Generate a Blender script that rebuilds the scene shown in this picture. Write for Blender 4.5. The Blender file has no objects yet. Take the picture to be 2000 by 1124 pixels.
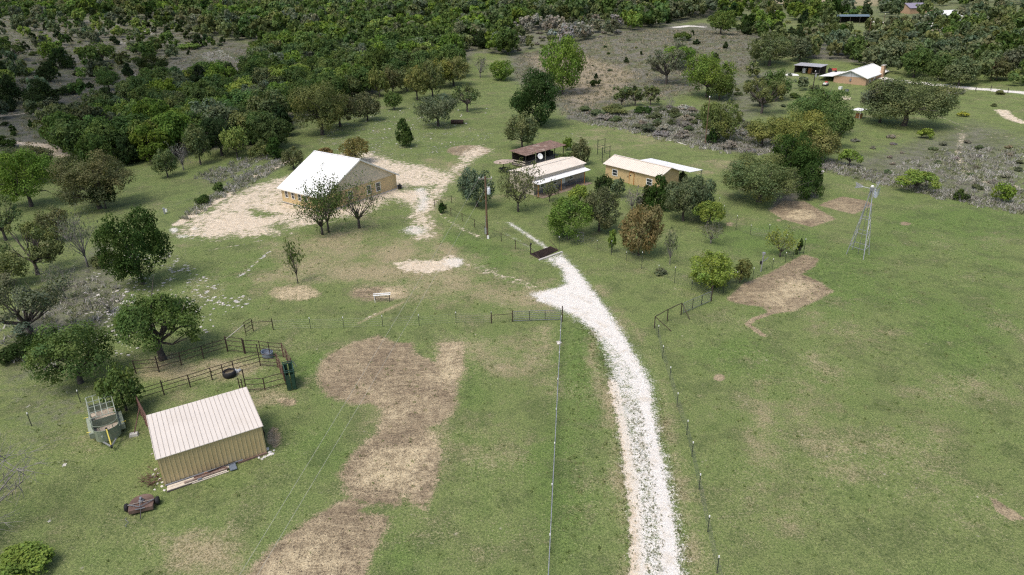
import bpy, math, random
import numpy as np
from mathutils import Matrix, Vector
S = bpy.context.scene
COL = S.collection
rng = np.random.default_rng(7)
random.seed(7)
# ------------------------------------------------------------------ camera model
F = 1333.0; PITCH = math.radians(24.4); ROLL = math.atan2(60, 2938); CH = 34.0
_c, _s = math.cos(ROLL), math.sin(ROLL)
_r = np.array([1., 0, 0]); _u = np.array([0, math.sin(PITCH), math.cos(PITCH)])
FW = np.array([0, math.cos(PITCH), -math.sin(PITCH)])
RT = _c * _r - _s * _u; UP = _s * _r + _c * _u
CAM = np.array([0, 0, CH])

def sstep(a, b, x):
    t = np.clip((x - a) / (b - a), 0, 1); return t * t * (3 - 2 * t)

def zg(x, y):
    """height of the terrain"""
    x = np.asarray(x, float); y = np.asarray(y, float)
    d = np.hypot(x, y)
    z = 19 * sstep(195, 490, d) * (0.9 + 0.1 * np.sin(np.arctan2(x, y) * 9)) + 9 * sstep(480, 1300, d) + 16 * sstep(1200, 3500, d)
    amp = sstep(150, 350, d)
    z = z + amp * (1.3 * np.sin(x * .021 + 1.3) * np.cos(y * .017) + .8 * np.sin(x * .043 + y * .037))
    z = z + 3.2 * np.exp(-(((x - 85) / 45) ** 2 + ((y - 285) / 50) ** 2))
    z = z - 2.2 * np.exp(-(((x + 85) / 30) ** 2 + ((y - 130) / 35) ** 2))
    z = z + .07 * np.sin(x * .19 + .4 * np.sin(y * .11)) * np.cos(y * .16) * sstep(20, 45, d)
    return z

def ray(px, py):
    d = FW * F + RT * (px - 1000) + UP * (562 - py); return d / np.linalg.norm(d)

def at(px, py, h=0.0):
    """the point at height h above the terrain seen at photograph pixel px, py"""
    d = ray(px, py); t0, t1 = 5.0, 5.0
    while t1 < 6000:
        p = CAM + d * t1
        if p[2] < zg(p[0], p[1]) + h: break
        t0 = t1; t1 *= 1.02
    for _ in range(40):
        t = .5 * (t0 + t1); p = CAM + d * t
        if p[2] < zg(p[0], p[1]) + h: t1 = t
        else: t0 = t
    return CAM + d * t1

def proj(P):
    v = np.asarray(P, float) - CAM; z = v @ FW
    return 1000 + F * (v @ RT) / z, 562 - F * (v @ UP) / z, z

# ------------------------------------------------------------------ nodes / materials
def newmat(name):
    m = bpy.data.materials.new(name); m.use_nodes = True
    nt = m.node_tree; nt.nodes.clear()
    out = nt.nodes.new('ShaderNodeOutputMaterial')
    return m, nt, out

class NT:
    def __init__(s, nt): s.nt = nt
    def n(s, t, **k):
        nd = s.nt.nodes.new(t)
        for a, b in k.items(): setattr(nd, a, b)
        return nd
    def l(s, a, b): s.nt.links.new(a, b)
    def val(s, x, sock):
        if isinstance(x, (int, float)): sock.default_value = x
        elif isinstance(x, tuple): sock.default_value = x if len(x) == len(sock.default_value) else (*x, 1)
        else: s.l(x, sock)
    def math(s, op, a, b=0.0, c=0.0, clamp=False):
        nd = s.n('ShaderNodeMath', operation=op, use_clamp=clamp)
        for i, v in enumerate((a, b, c)): s.val(v, nd.inputs[i])
        return nd.outputs[0]
    def mix(s, f, a, b, bt='MIX'):
        nd = s.n('ShaderNodeMix', data_type='RGBA', blend_type=bt, clamp_factor=True)
        s.val(f, nd.inputs['Factor']); s.val(a, nd.inputs[6]); s.val(b, nd.inputs[7])
        return nd.outputs[2]
    def noise(s, vec, scale, detail=3, rough=.55, dist=0.0):
        nd = s.n('ShaderNodeTexNoise'); nd.inputs['Scale'].default_value = scale
        nd.inputs['Detail'].default_value = detail; nd.inputs['Roughness'].default_value = rough
        nd.inputs['Distortion'].default_value = dist
        if vec is not None: s.l(vec, nd.inputs['Vector'])
        return nd.outputs[0]
    def ramp(s, f, a, b):
        nd = s.n('ShaderNodeMapRange', interpolation_type='SMOOTHSTEP')
        s.val(f, nd.inputs[0]); s.val(a, nd.inputs[1]); s.val(b, nd.inputs[2])
        return nd.outputs[0]
    def attr(s, name, out='Fac'):
        nd = s.n('ShaderNodeAttribute', attribute_name=name); return nd.outputs[out]

MATS = {}
def M(name, col, rough=.6, metal=0.0, var=.18, scale=3.0, bump=0.0, dirt=None, dirt_amt=.35, spec=.4):
    """procedural paint / metal / wood: base colour with patchy noise, optional dirt colour"""
    if name in MATS: return MATS[name]
    m, nt, out = newmat(name); k = NT(nt)
    pos = k.n('ShaderNodeTexCoord').outputs['Object']
    n1 = k.noise(pos, scale, 5, .6); n2 = k.noise(pos, scale * 7, 3)
    lo = tuple(c * (1 - var) for c in col); hi = tuple(min(1, c * (1 + var * .7)) for c in col)
    c = k.mix(k.ramp(n1, .3, .7), lo, hi)
    c = k.mix(k.math('MULTIPLY', n2, .25), c, tuple(x * .75 for x in col))
    if dirt: c = k.mix(k.math('MULTIPLY', k.ramp(k.noise(pos, scale * .7, 6, .65), .5, .72), dirt_amt), c, dirt)
    b = k.n('ShaderNodeBsdfPrincipled'); k.l(c, b.inputs['Base Color'])
    b.inputs['Metallic'].default_value = metal; b.inputs['Specular IOR Level'].default_value = spec
    k.val(k.math('MULTIPLY_ADD', n2, .2, rough - .1), b.inputs['Roughness'])
    if bump:
        bp = k.n('ShaderNodeBump'); bp.inputs['Strength'].default_value = bump; bp.inputs['Distance'].default_value = .02
        k.l(n2, bp.inputs['Height']); k.l(bp.outputs[0], b.inputs['Normal'])
    k.l(b.outputs[0], out.inputs[0]); MATS[name] = m
    return m

# ------------------------------------------------------------------ mesh building
class MB:
    def __init__(s): s.v = []; s.f = []; s.mi = []
    def add(s, vs, fs, mi=0):
        o = len(s.v); s.v += [tuple(map(float, p)) for p in vs]; s.f += [tuple(i + o for i in f) for f in fs]; s.mi += [mi] * len(fs); return s
    def box(s, c, d, rz=0.0, mi=0, taper=1.0):
        """box centred at c with full sizes d, turned rz about z"""
        cx, cy, cz = c; a, b, h = d[0] / 2, d[1] / 2, d[2] / 2; cs, sn = math.cos(rz), math.sin(rz)
        vs = []
        for z, t in ((-h, 1), (h, taper)):
            for x, y in ((-a, -b), (a, -b), (a, b), (-a, b)):
                x *= t; y *= t; vs.append((cx + x * cs - y * sn, cy + x * sn + y * cs, cz + z))
        return s.add(vs, [(3, 2, 1, 0), (4, 5, 6, 7), (0, 1, 5, 4), (1, 2, 6, 5), (2, 3, 7, 6), (3, 0, 4, 7)], mi)
    def beam(s, p, q, w, h=None, mi=0):
        """rectangular bar from p to q"""
        h = h or w; p = np.array(p, float); q = np.array(q, float); d = q - p; L = np.linalg.norm(d); d /= L
        r = np.cross(d, (0, 0, 1)); r = r / np.linalg.norm(r) if np.linalg.norm(r) > 1e-4 else np.array([1., 0, 0]); u = np.cross(r, d)
        vs = [b + r * w / 2 * i + u * h / 2 * j for b in (p, q) for i, j in ((-1, -1), (1, -1), (1, 1), (-1, 1))]
        return s.add(vs, [(3, 2, 1, 0), (4, 5, 6, 7), (0, 1, 5, 4), (1, 2, 6, 5), (2, 3, 7, 6), (3, 0, 4, 7)], mi)
    def tube(s, pts, radii, n=6, mi=0, cap=True):
        pts = [np.array(p, float) for p in pts]
        if isinstance(radii, (int, float)): radii = [radii] * len(pts)
        vs = []; fs = []
        d0 = pts[1] - pts[0]; ref = np.array([0, 0, 1.]) if abs(d0[2]) < .9 * np.linalg.norm(d0) else np.array([1., 0, 0])
        for i, p in enumerate(pts):
            d = pts[min(i + 1, len(pts) - 1)] - pts[max(i - 1, 0)]; d = d / (np.linalg.norm(d) + 1e-9)
            a = np.cross(d, ref); a /= (np.linalg.norm(a) + 1e-9); b = np.cross(d, a)
            for k in range(n):
                t = 2 * math.pi * k / n; vs.append(p + (a * math.cos(t) + b * math.sin(t)) * radii[i])
        for i in range(len(pts) - 1):
            for k in range(n): fs.append((i * n + k, i * n + (k + 1) % n, (i + 1) * n + (k + 1) % n, (i + 1) * n + k))
        if cap: fs += [tuple(range(n - 1, -1, -1)), tuple(range((len(pts) - 1) * n, len(pts) * n))]
        return s.add(vs, fs, mi)
    def lathe(s, c, prof, n=20, sx=1.0, sy=1.0, mi=0):
        vs = [(c[0] + r * sx * math.cos(2 * math.pi * k / n), c[1] + r * sy * math.sin(2 * math.pi * k / n), c[2] + z) for r, z in prof for k in range(n)]
        fs = [(i * n + k, i * n + (k + 1) % n, (i + 1) * n + (k + 1) % n, (i + 1) * n + k) for i in range(len(prof) - 1) for k in range(n)]
        return s.add(vs, fs, mi)
    def poly(s, pts, t, mi=0):
        """flat polygon pts (3D) thickened by vector t"""
        n = len(pts); pts = [np.array(p, float) for p in pts]; t = np.array(t, float)
        return s.add(pts + [p + t for p in pts], [tuple(range(n - 1, -1, -1)), tuple(range(n, 2 * n))] + [(i, (i + 1) % n, (i + 1) % n + n, i + n) for i in range(n)], mi)
    def build(s, name, mat, parent=None, smooth=False, fix=True):
        me = bpy.data.meshes.new(name); me.from_pydata(s.v, [], s.f)
        for m in (mat if isinstance(mat, (list, tuple)) else [mat]): me.materials.append(m)
        me.polygons.foreach_set('material_index', s.mi)
        if smooth: me.polygons.foreach_set('use_smooth', [True] * len(s.f))
        if fix:
            import bmesh
            bm = bmesh.new(); bm.from_mesh(me); bmesh.ops.recalc_face_normals(bm, faces=bm.faces); bm.to_mesh(me); bm.free()
        o = bpy.data.objects.new(name, me); COL.objects.link(o)
        if parent: o.parent = parent
        return o

def tag(o, label, cat, group=None):
    o['label'] = label; o['category'] = cat
    if group: o['group'] = group
    return o

def thing(name, label, cat, loc=(0, 0, 0), rz=0.0, group=None):
    o = bpy.data.objects.new(name, None); COL.objects.link(o); o.location = tuple(map(float, loc)); o.rotation_euler = (0, 0, rz)
    o.empty_display_size = .3
    return tag(o, label, cat, group)

# ------------------------------------------------------------------ palette
m_white_metal = M('white_roof_metal', (.86, .86, .85), .45, .0, .04, .5)
m_tan_metal = M('tan_roof_metal', (.72, .65, .56), .5, .0, .06, .6, dirt=(.5, .42, .33), dirt_amt=.2)
m_stucco = M('ochre_stucco', (.60, .455, .245), .85, 0, .10, .8, .3, dirt=(.36, .26, .15), dirt_amt=.25)
m_gable = M('beige_gable_siding', (.66, .575, .44), .8, 0, .07, 1.0, .1)
m_trim = M('cream_trim', (.80, .77, .70), .6, 0, .06)
m_glass = M('window_glass', (.035, .04, .05), .08, 0, .3, 1.2, spec=.7)
m_ochre_sheet = M('ochre_sheet_metal', (.54, .43, .235), .5, 0, .08, .7, dirt=(.33, .24, .12), dirt_amt=.3)
m_ochre_wood = M('ochre_board_siding', (.54, .405, .215), .8, 0, .14, 2.0, .2, dirt=(.32, .22, .11), dirt_amt=.4)
m_rust = M('rusty_sheet', (.21, .135, .105), .8, 0, .35, 1.2, .3, dirt=(.40, .33, .28), dirt_amt=.8)
m_oldwood = M('weathered_wood', (.25, .22, .19), .9, 0, .3, 4, .4)
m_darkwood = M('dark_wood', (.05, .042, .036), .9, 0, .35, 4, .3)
m_paleboard = M('pale_boards', (.62, .55, .45), .85, 0, .15, 4, .2)
m_pipe = M('rusted_pipe', (.055, .036, .028), .75, 0, .4, 5, .2)
m_brownpipe = M('brown_pipe', (.12, .065, .05), .8, 0, .3, 5, .2)
m_blackpost = M('black_steel', (.022, .022, .024), .6, 0, .3, 5)
m_green_post = M('dark_green_tpost', (.03, .038, .03), .7, 0, .3, 5)
m_galv = M('galvanized_steel', (.46, .47, .50), .42, .55, .15, 4)
m_dgalv = M('dull_grey_steel', (.22, .23, .25), .5, .4, .2, 4)
m_wire = M('fence_wire', (.20, .20, .20), .5, .5, .1)
m_whitep = M('white_paint', (.82, .82, .80), .5, 0, .08)
m_tyre = M('black_rubber', (.018, .018, .02), .8, 0, .3, 6)
m_black = M('black_plastic', (.02, .02, .022), .55, 0, .2, 6)
m_conc = M('concrete', (.50, .48, .44), .9, 0, .15, 5, .3)
m_polewood = M('pole_wood', (.15, .095, .06), .9, 0, .35, 5, .4)
m_trailer = M('sage_green_paint', (.20, .24, .175), .5, 0, .18, 2.5, dirt=(.30, .27, .20), dirt_amt=.5)
m_yellow = M('yellow_paint', (.72, .60, .12), .5, 0, .12, 4)
m_green = M('green_steel', (.02, .06, .04), .5, 0, .2, 4, dirt=(.12, .09, .06), dirt_amt=.3)
m_brick = M('tan_brick', (.46, .31, .20), .9, 0, .2, 8, .3)
m_grey_siding = M('grey_gable_siding', (.50, .51, .52), .8, 0, .06, 2)
m_blueroof = M('blue_grey_roof', (.14, .19, .22), .5, .2, .15, 2)
m_purple = M('purple_grey_shingle', (.25, .23, .30), .9, 0, .15, 3)
m_blue = M('blue_plastic', (.03, .05, .18), .5, 0, .2, 5)
m_greytub = M('blue_grey_trough', (.20, .24, .30), .5, .2, .15, 5)
m_redp = M('red_paint', (.38, .06, .04), .6, 0, .2, 5)
m_orange = M('orange_brown', (.45, .20, .06), .7, 0, .2, 5)
m_water = M('muddy_water', (.18, .15, .10), .12, 0, .2, 3)
m_soilfloor = M('trailer_floor', (.47, .40, .32), .9, 0, .3, 7, .4)

def rock_mat():
    m, nt, out = newmat('limestone'); k = NT(nt); pos = k.n('ShaderNodeNewGeometry').outputs['Position']
    n = k.noise(pos, 3.5, 6, .65)
    c = k.mix(k.ramp(n, .3, .7), (.33, .30, .26), (.74, .71, .66))
    b = k.n('ShaderNodeBsdfPrincipled'); k.l(c, b.inputs['Base Color']); b.inputs['Roughness'].default_value = .9
    bp = k.n('ShaderNodeBump'); bp.inputs['Strength'].default_value = .6; bp.inputs['Distance'].default_value = .08; k.l(k.noise(pos, 9, 4), bp.inputs['Height']); k.l(bp.outputs[0], b.inputs['Normal'])
    k.l(b.outputs[0], out.inputs[0]); return m
m_rock = rock_mat()

def leaf_mat():
    m, nt, out = newmat('foliage'); k = NT(nt)
    oc = k.n('ShaderNodeObjectInfo').outputs['Color']
    c = k.mix(1.0, oc, k.attr('tint', 'Color'), 'MULTIPLY')
    d = k.n('ShaderNodeBsdfDiffuse'); k.l(c, d.inputs[0])
    t = k.n('ShaderNodeBsdfTranslucent'); k.l(k.mix(1.0, c, (1.0, 1.2, .55, 1), 'MULTIPLY'), t.inputs[0])
    mx = k.n('ShaderNodeMixShader'); mx.inputs[0].default_value = .3; k.l(d.outputs[0], mx.inputs[1]); k.l(t.outputs[0], mx.inputs[2])
    k.l(mx.outputs[0], out.inputs[0]); return m
m_leaf = leaf_mat()
def bark_mat(name, a, b_):
    m, nt, out = newmat(name); k = NT(nt); pos = k.n('ShaderNodeTexCoord').outputs['Object']
    c = k.mix(k.ramp(k.noise(pos, 14, 5, .65), .3, .7), a, b_)
    b = k.n('ShaderNodeBsdfPrincipled'); k.l(c, b.inputs['Base Color']); b.inputs['Roughness'].default_value = .95
    k.l(b.outputs[0], out.inputs[0]); return m
m_bark = bark_mat('oak_bark', (.035, .029, .025), (.11, .095, .083))
m_greybark = bark_mat('grey_dead_bark', (.10, .09, .083), (.30, .28, .265))
# ------------------------------------------------------------------ the ground: one sheet, with painted-in zones kept as mesh attributes
EXPOSURE = 0.36
rr = np.concatenate([[1, 6, 12, 18, 23], 27 * np.exp(np.linspace(0, math.log(560 / 27), 480)), 560 * np.exp(np.linspace(0, math.log(14), 44))[1:]])
aa = np.concatenate([np.radians(np.linspace(-46, 46, 520)), np.radians(np.linspace(46, 314, 90))[1:-1]])
NR, NA = len(rr), len(aa)
GX = (rr[:, None] * np.sin(aa)[None]).ravel(); GY = (rr[:, None] * np.cos(aa)[None]).ravel(); GZ = zg(GX, GY)
mask = {k: np.zeros(len(GX)) for k in ('gravel', 'sand', 'mulch', 'dry', 'rock', 'straw', 'lush')}
def w2(pts): return np.array([at(*p)[:2] for p in pts])
def sd_poly(P, X, Y):
    """signed distance (inside positive) to polygon P"""
    ins = np.zeros(len(X), bool); dist = np.full(len(X), 1e9); n = len(P)
    for i in range(n):
        x0, y0 = P[i]; x1, y1 = P[(i + 1) % n]
        c = ((y0 > Y) != (y1 > Y)) & (X < (x1 - x0) * (Y - y0) / (y1 - y0 + 1e-12) + x0); ins ^= c
        ex, ey = x1 - x0, y1 - y0; t = np.clip(((X - x0) * ex + (Y - y0) * ey) / (ex * ex + ey * ey + 1e-12), 0, 1)
        dist = np.minimum(dist, np.hypot(X - x0 - t * ex, Y - y0 - t * ey))
    return np.where(ins, dist, -dist)
def paint_poly(ch, val, pts, soft=.8, sub=False, world=False):
    P = np.array(pts) if world else w2(pts)
    lo = P.min(0) - soft * 2; hi = P.max(0) + soft * 2
    i = np.where((GX > lo[0]) & (GX < hi[0]) & (GY > lo[1]) & (GY < hi[1]))[0]
    v = sstep(-soft, soft, sd_poly(P, GX[i], GY[i])) * val
    mask[ch][i] = mask[ch][i] * (1 - v) if sub else np.maximum(mask[ch][i], v)
def paint_line(ch, val, pts, hw, soft=.5, sub=False):
    P = w2(pts); lo = P.min(0) - hw - soft * 2; hi = P.max(0) + hw + soft * 2
    i = np.where((GX > lo[0]) & (GX < hi[0]) & (GY > lo[1]) & (GY < hi[1]))[0]; X, Y = GX[i], GY[i]; dist = np.full(len(i), 1e9)
    for (x0, y0), (x1, y1) in zip(P[:-1], P[1:]):
        ex, ey = x1 - x0, y1 - y0; t = np.clip(((X - x0) * ex + (Y - y0) * ey) / (ex * ex + ey * ey + 1e-12), 0, 1)
        dist = np.minimum(dist, np.hypot(X - x0 - t * ex, Y - y0 - t * ey))
    v = sstep(soft, -soft, dist - hw) * val
    mask[ch][i] = mask[ch][i] * (1 - v) if sub else np.maximum(mask[ch][i], v)
def spot(ch, val, px, py, rx, ry, soft=.6, sub=False):
    paint_poly(ch, val, [(px + rx * math.cos(t), py + ry * math.sin(t)) for t in np.linspace(0, 2 * math.pi, 14)[:-1]], soft, sub)
# drive
paint_poly('gravel', .60, [(1238,1160),(1232,1060),(1225,980),(1212,900),(1208,860),(1204,800),(1195,760),(1186,715),(1172,680),(1155,650),(1130,630),(1100,612),(1060,592),(1030,578),(1040,568),(1075,566),(1100,555),(1095,530),(1075,515),(1060,506),(1098,493),(1120,515),(1140,540),(1160,565),(1180,590),(1205,625),(1230,665),(1255,710),(1277,745),(1283,770),(1290,830),(1298,870),(1312,920),(1320,960),(1328,1010),(1336,1060),(1350,1160)], 1.1)
paint_poly('gravel', 1.0, [(1050,588),(1045,572),(1085,564),(1108,555),(1098,525),(1080,510),(1096,500),(1125,525),(1150,558),(1185,605),(1215,650),(1240,695),(1262,735),(1272,760),(1255,770),(1240,745),(1222,715),(1195,680),(1165,650),(1128,620),(1090,600)], 1.1)
paint_line('gravel', 1.0, [(1240,745),(1258,762),(1260,800),(1268,850),(1281,905),(1290,960),(1300,1020),(1310,1140)], .6, .6)
paint_line('gravel', .86, [(1200,745),(1208,790),(1220,840),(1232,890),(1240,940),(1250,1000),(1258,1140)], .4, .55)
paint_line('sand', .9, [(1197,748),(1206,790),(1216,840),(1226,890),(1233,940),(1240,1000),(1243,1140)], .42, .5)
spot('sand', .75, 1262, 1108, 12, 10, .3); spot('sand', .6, 1226, 893, 5, 5, .2)
paint_line('gravel', .85, [(995,436),(1012,447),(1030,459),(1050,472),(1068,485)], .3, 1.0); paint_line('gravel', .6, [(985,456),(1012,470),(1042,489)], .15, .7)
paint_line('gravel', .85, [(1700,146),(1735,156),(1770,160),(1850,168),(2010,183)], 1.7, .6)
paint_line('gravel', .8, [(1690,42),(1760,46),(1810,49),(1850,57),(1905,66),(1960,76)], 2.0, 1); paint_line('gravel', .8, [(1800,49),(1830,44),(1858,41)], 2.4, 1)
paint_line('gravel', .6, [(1680,40),(1702,42)], 2, 1)
# bare sandy soil
paint_poly('sand', .67, [(338,450),(350,436),(400,410),(440,385),(500,358),(548,345),(600,330),(640,300),(720,296),(800,318),(835,320),(870,333),(890,312),(905,292),(935,284),(968,292),(940,308),(905,332),(880,355),(850,363),(835,385),(838,405),(828,425),(822,445),(830,458),(808,464),(790,455),(802,430),(790,400),(765,395),(735,412),(700,425),(690,442),(645,432),(620,440),(575,455),(500,467),(450,467),(390,470),(352,466)], 3.6)
paint_poly('sand', .9, [(380,452),(430,420),(520,395),(600,410),(560,440),(470,455)], 3)
paint_poly('sand', .9, [(790,352),(830,345),(850,360),(830,390),(800,395),(770,385)], 3)
for a in ((500,415,14,7),(530,420,22,5),(700,440,40,14),(810,368,22,5),(860,318,30,8),(600,455,30,8),(545,440,12,8)): spot('sand', .8, *a, 2.6, True)
paint_poly('sand', .92, [(762,515),(800,508),(850,509),(882,500),(905,515),(880,525),(840,535),(795,530)], 1.6)
spot('gravel', 1, 886, 513, 17, 9, 1.2); spot('gravel', .75, 812, 450, 22, 9, 1.8); paint_line('gravel', .75, [(820,370),(828,392),(824,410)], 1.0, 1.6)
paint_line('sand', .62, [(905,515),(935,522),(975,538),(1040,560)], .5, 1.8)
paint_line('sand', .62, [(850,412),(872,428),(905,450),(940,464)], .3, .9); paint_line('sand', .8, [(348,438),(400,405),(450,378)], 1.0, .6)
paint_line('sand', .6, [(410,488),(470,478),(545,462),(605,450)], .15, .6); paint_line('rock', .95, [(412,487),(470,478),(540,464)], .22, .2)
paint_line('sand', .6, [(468,541),(500,514),(530,488),(546,474)], .2, .7); paint_line('rock', .95, [(468,541),(500,514),(530,488),(546,474)], .4, .3)
paint_line('sand', .8, [(500,345),(540,325),(575,308)], 1.2, .8); paint_line('sand', .75, [(0,279),(60,282),(105,288),(125,305)], 1.8, 1); paint_line('sand', .6, [(0,228),(60,220),(110,214)], 1.2, .8)
paint_line('gravel', .62, [(428,98),(450,112),(478,131)], .5, 1.2); paint_line('gravel', .5, [(402,110),(425,100),(436,98)], 1.0, 2.5); spot('rock', 1, 292, 62, 16, 8, 3); spot('rock', 1, 235, 84, 18, 4, 2); spot('rock', 1, 262, 150, 28, 8, 3); spot('rock', 1, 350, 138, 18, 6, 3); spot('rock', .8, 420, 112, 40, 14, 4)
paint_line('gravel', .75, [(1318,54),(1345,51),(1372,53)], 2.2, 1)
paint_line('sand', .5, [(1830,226),(1880,246),(1950,263),(2010,278)], .35, .4); paint_line('sand', .5, [(1825,235),(1880,256),(1950,272),(2010,288)], .3, .4)
paint_line('sand', .7, [(1955,216),(1975,232),(2000,240)], 1.6, .8); paint_line('sand', .45, [(1880,262),(1872,310),(1895,345),(1940,362),(2010,372)], .9, .8); spot('sand', .6, 1978, 367, 16, 6, .6)
spot('sand', .55, 1648, 192, 18, 5, .8); paint_line('sand', .7, [(1830,60),(1845,68),(1835,72)], 3, 2)
# tilled / mulched soil
paint_poly('mulch', .95, [(618,745),(622,715),(640,692),(690,668),(740,655),(770,668),(808,670),(810,690),(850,706),(858,688),(855,670),(906,668),(907,722),(895,748),(891,800),(866,828),(838,838),(866,880),(862,925),(848,962),(832,996),(800,985),(790,967),(780,990),(712,985),(680,975),(660,925),(692,880),(735,845),(746,800),(720,790),(690,792),(640,775)], 1.4)
paint_poly('mulch', 1, [(545,1055),(610,1010),(680,972),(722,985),(702,1000),(766,1010),(740,1060),(722,1095),(705,1160),(455,1160),(500,1100)], 1.1)
paint_poly('mulch', 1, [(1418,586),(1450,555),(1500,535),(1545,510),(1570,497),(1600,506),(1592,520),(1566,536),(1600,550),(1628,570),(1600,586),(1550,608),(1505,614),(1490,600),(1440,593)], .8)
paint_line('mulch', .85, [(1505,612),(1472,624),(1460,634),(1492,656)], .35, .3)
paint_poly('mulch', 1, [(1503,412),(1530,392),(1572,394),(1633,428),(1585,444),(1528,428)], .8); paint_poly('mulch', 1, [(1597,401),(1645,384),(1690,392),(1708,400),(1668,419)], .8)
spot('mulch', .66, 580, 573, 50, 17, 1.6); spot('mulch', .7, 735, 574, 60, 18, 1.6); spot('mulch', .8, 1405, 738, 13, 7, .3); spot('mulch', .8, 1768, 437, 12, 4, .4); spot('mulch', .6, 1522, 430, 9, 3, .3)
paint_poly('mulch', .85, [(1930,970),(1945,975),(1985,1000),(2005,1015),(1975,1018),(1945,1000)], .3); spot('mulch', .6, 1425, 438, 10, 5, .3); spot('mulch', .7, 915, 295, 45, 12, 1); spot('mulch', .7, 560, 785, 22, 10, .5); spot('mulch', .7, 535, 855, 16, 22, .4)
paint_poly('straw', .5, [(700,770),(860,740),(880,800),(800,850),(730,830)], 3); paint_poly('straw', 1, [(855,680),(903,672),(904,735),(880,770),(850,740)], 2.2); paint_poly('straw', .9, [(735,870),(860,850),(850,930),(790,960),(700,950),(690,900)], 3.0); paint_poly('straw', .9, [(500,1110),(600,1050),(680,1060),(690,1140),(500,1150)], 3.0); paint_poly('straw', .9, [(1480,590),(1560,540),(1600,560),(1530,600)], 2.0); spot('straw', 1, 575, 573, 50, 15, .5); spot('straw', .9, 770, 572, 30, 14, .5); spot('straw', .8, 1565, 420, 30, 12, .6)
# worn, strawy grass
paint_poly('straw', .85, [(640,520),(780,470),(880,500),(1040,560),(1060,590),(960,600),(860,590),(800,560),(700,560),(600,545)], 6)
paint_poly('straw', .7, [(540,470),(700,440),(760,470),(700,540),(560,560),(470,560)], 6)
for a in ((400,1085,75,42,.95),(310,1062,35,20,.7),(330,722,55,26,.85),(440,722,60,22,.85),(365,775,35,14,.7),(530,775,50,22,.5),(1600,780,80,70,.42),(1490,860,26,120,.5),(1590,660,16,50,.55),(1700,660,90,30,.36),(1560,1000,70,50,.42),(1640,900,60,60,.36),(1780,850,90,40,.26),(1850,760,80,30,.25),(990,700,100,50,.4),(1063,660,16,22,.85),(1060,760,50,30,.35),(960,880,70,80,.3),(1160,1000,70,80,.3),(1200,640,40,40,.5),(180,840,60,60,.3),(90,1020,60,40,.4),(870,330,60,20,.5),(1240,270,130,25,.3),(1400,330,80,18,.35)): spot('straw', a[4], *a[:4], 2.0)
paint_line('straw', .85, [(700,632),(735,615),(790,590)], .25, .25); paint_line('sand', .7, [(715,622),(735,612)], .18, .2)
paint_line('straw', .8, [(1055,575),(960,545),(880,500),(830,440),(835,390)], 1.2, 2.5); paint_line('straw', .7, [(1060,590),(930,590),(800,560),(700,520)], 1.5, 3); paint_line('sand', .72, [(826,462),(825,420),(838,392),(875,345)], 1.6, 3); paint_line('straw', .7, [(1165,650),(1150,700),(1190,780),(1205,900),(1222,1124)], .5, 1.2); paint_line('straw', .7, [(1170,560),(1240,640),(1290,740),(1310,860),(1340,980),(1360,1124)], .4, 1.3)
# limestone showing through the turf
paint_poly('rock', .62, [(590,270),(700,215),(780,205),(900,240),(1000,262),(900,305),(760,312),(660,320)], 4); paint_poly('rock', .55, [(1000,262),(1110,240),(1200,280),(1120,300),(1000,290)], 4)
paint_poly('rock', .72, [(130,560),(200,500),(330,470),(470,560),(490,600),(400,640),(320,640),(230,720),(140,680)], 2.5); paint_poly('rock', .5, [(0,700),(130,690),(230,760),(200,800),(60,830),(0,850)], 2.5); paint_poly('rock', .45, [(430,520),(600,500),(640,560),(500,600)], 2.5)
for a in ((230,600,45,22),(265,570,22,14),(450,590,55,14),(300,650,25,20),(135,905,40,14),(90,1015,25,10),(145,1058,14,10),(300,945,22,25),(372,462,22,8),(400,455,14,6)): spot('rock', .85, *a, 1.0)
for a in ((358,462,13,3),(382,447,10,2.5),(340,450,9,5),(240,452,10,3)): spot('gravel', .75, *a, .9)
# dry grey grass and leaf litter
WOOD = [(0,-20),(1425,-20),(1400,30),(1240,62),(1000,105),(930,105),(900,150),(780,165),(690,200),(560,250),(540,292),(440,292),(300,300),(200,312),(120,262),(230,205),(330,170),(480,162),(482,112),(520,90),(380,60),(200,40),(0,30)]
paint_poly('dry', .85, [(0,30),(200,40),(380,60),(520,90),(482,165),(330,190),(255,255),(130,310),(0,310),(-60,200)], 9)
paint_poly('dry', .7, WOOD[0:] , 4); paint_poly('dry', .95, [(990,110),(1130,80),(1240,55),(1370,45),(1470,60),(1480,140),(1410,160),(1310,190),(1250,200),(1115,228),(1000,150)], 8)
paint_poly('straw', .8, [(1000,108),(1130,95),(1270,140),(1225,190),(1110,225),(1080,180)], 9)
paint_poly('dry', 1, [(1108,214),(1200,220),(1300,205),(1420,225),(1560,290),(1480,302),(1380,290),(1300,272),(1250,258),(1150,240),(1105,232)], 1.5)
paint_poly('dry', .66, [(1585,318),(1660,340),(1830,382),(2010,416),(2010,270),(1900,235),(1800,265),(1700,295)], 9); paint_poly('dry', .72, [(1860,295),(2010,300),(2010,400),(1900,380)], 8); paint_poly('dry', .8, [(1590,326),(1700,352),(1830,384),(2010,418),(2010,404),(1830,368),(1700,338),(1600,316)], 1)
paint_poly('dry', .8, [(1400,60),(1500,50),(1720,90),(1745,130),(1560,112),(1470,110)], 4)
paint_poly('dry', .9, [(340,436),(420,375),(500,330),(565,300),(570,318),(470,368),(400,408)], 1.2); paint_poly('dry', .6, [(380,345),(480,310),(540,300),(420,362)], 1.5)
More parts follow.
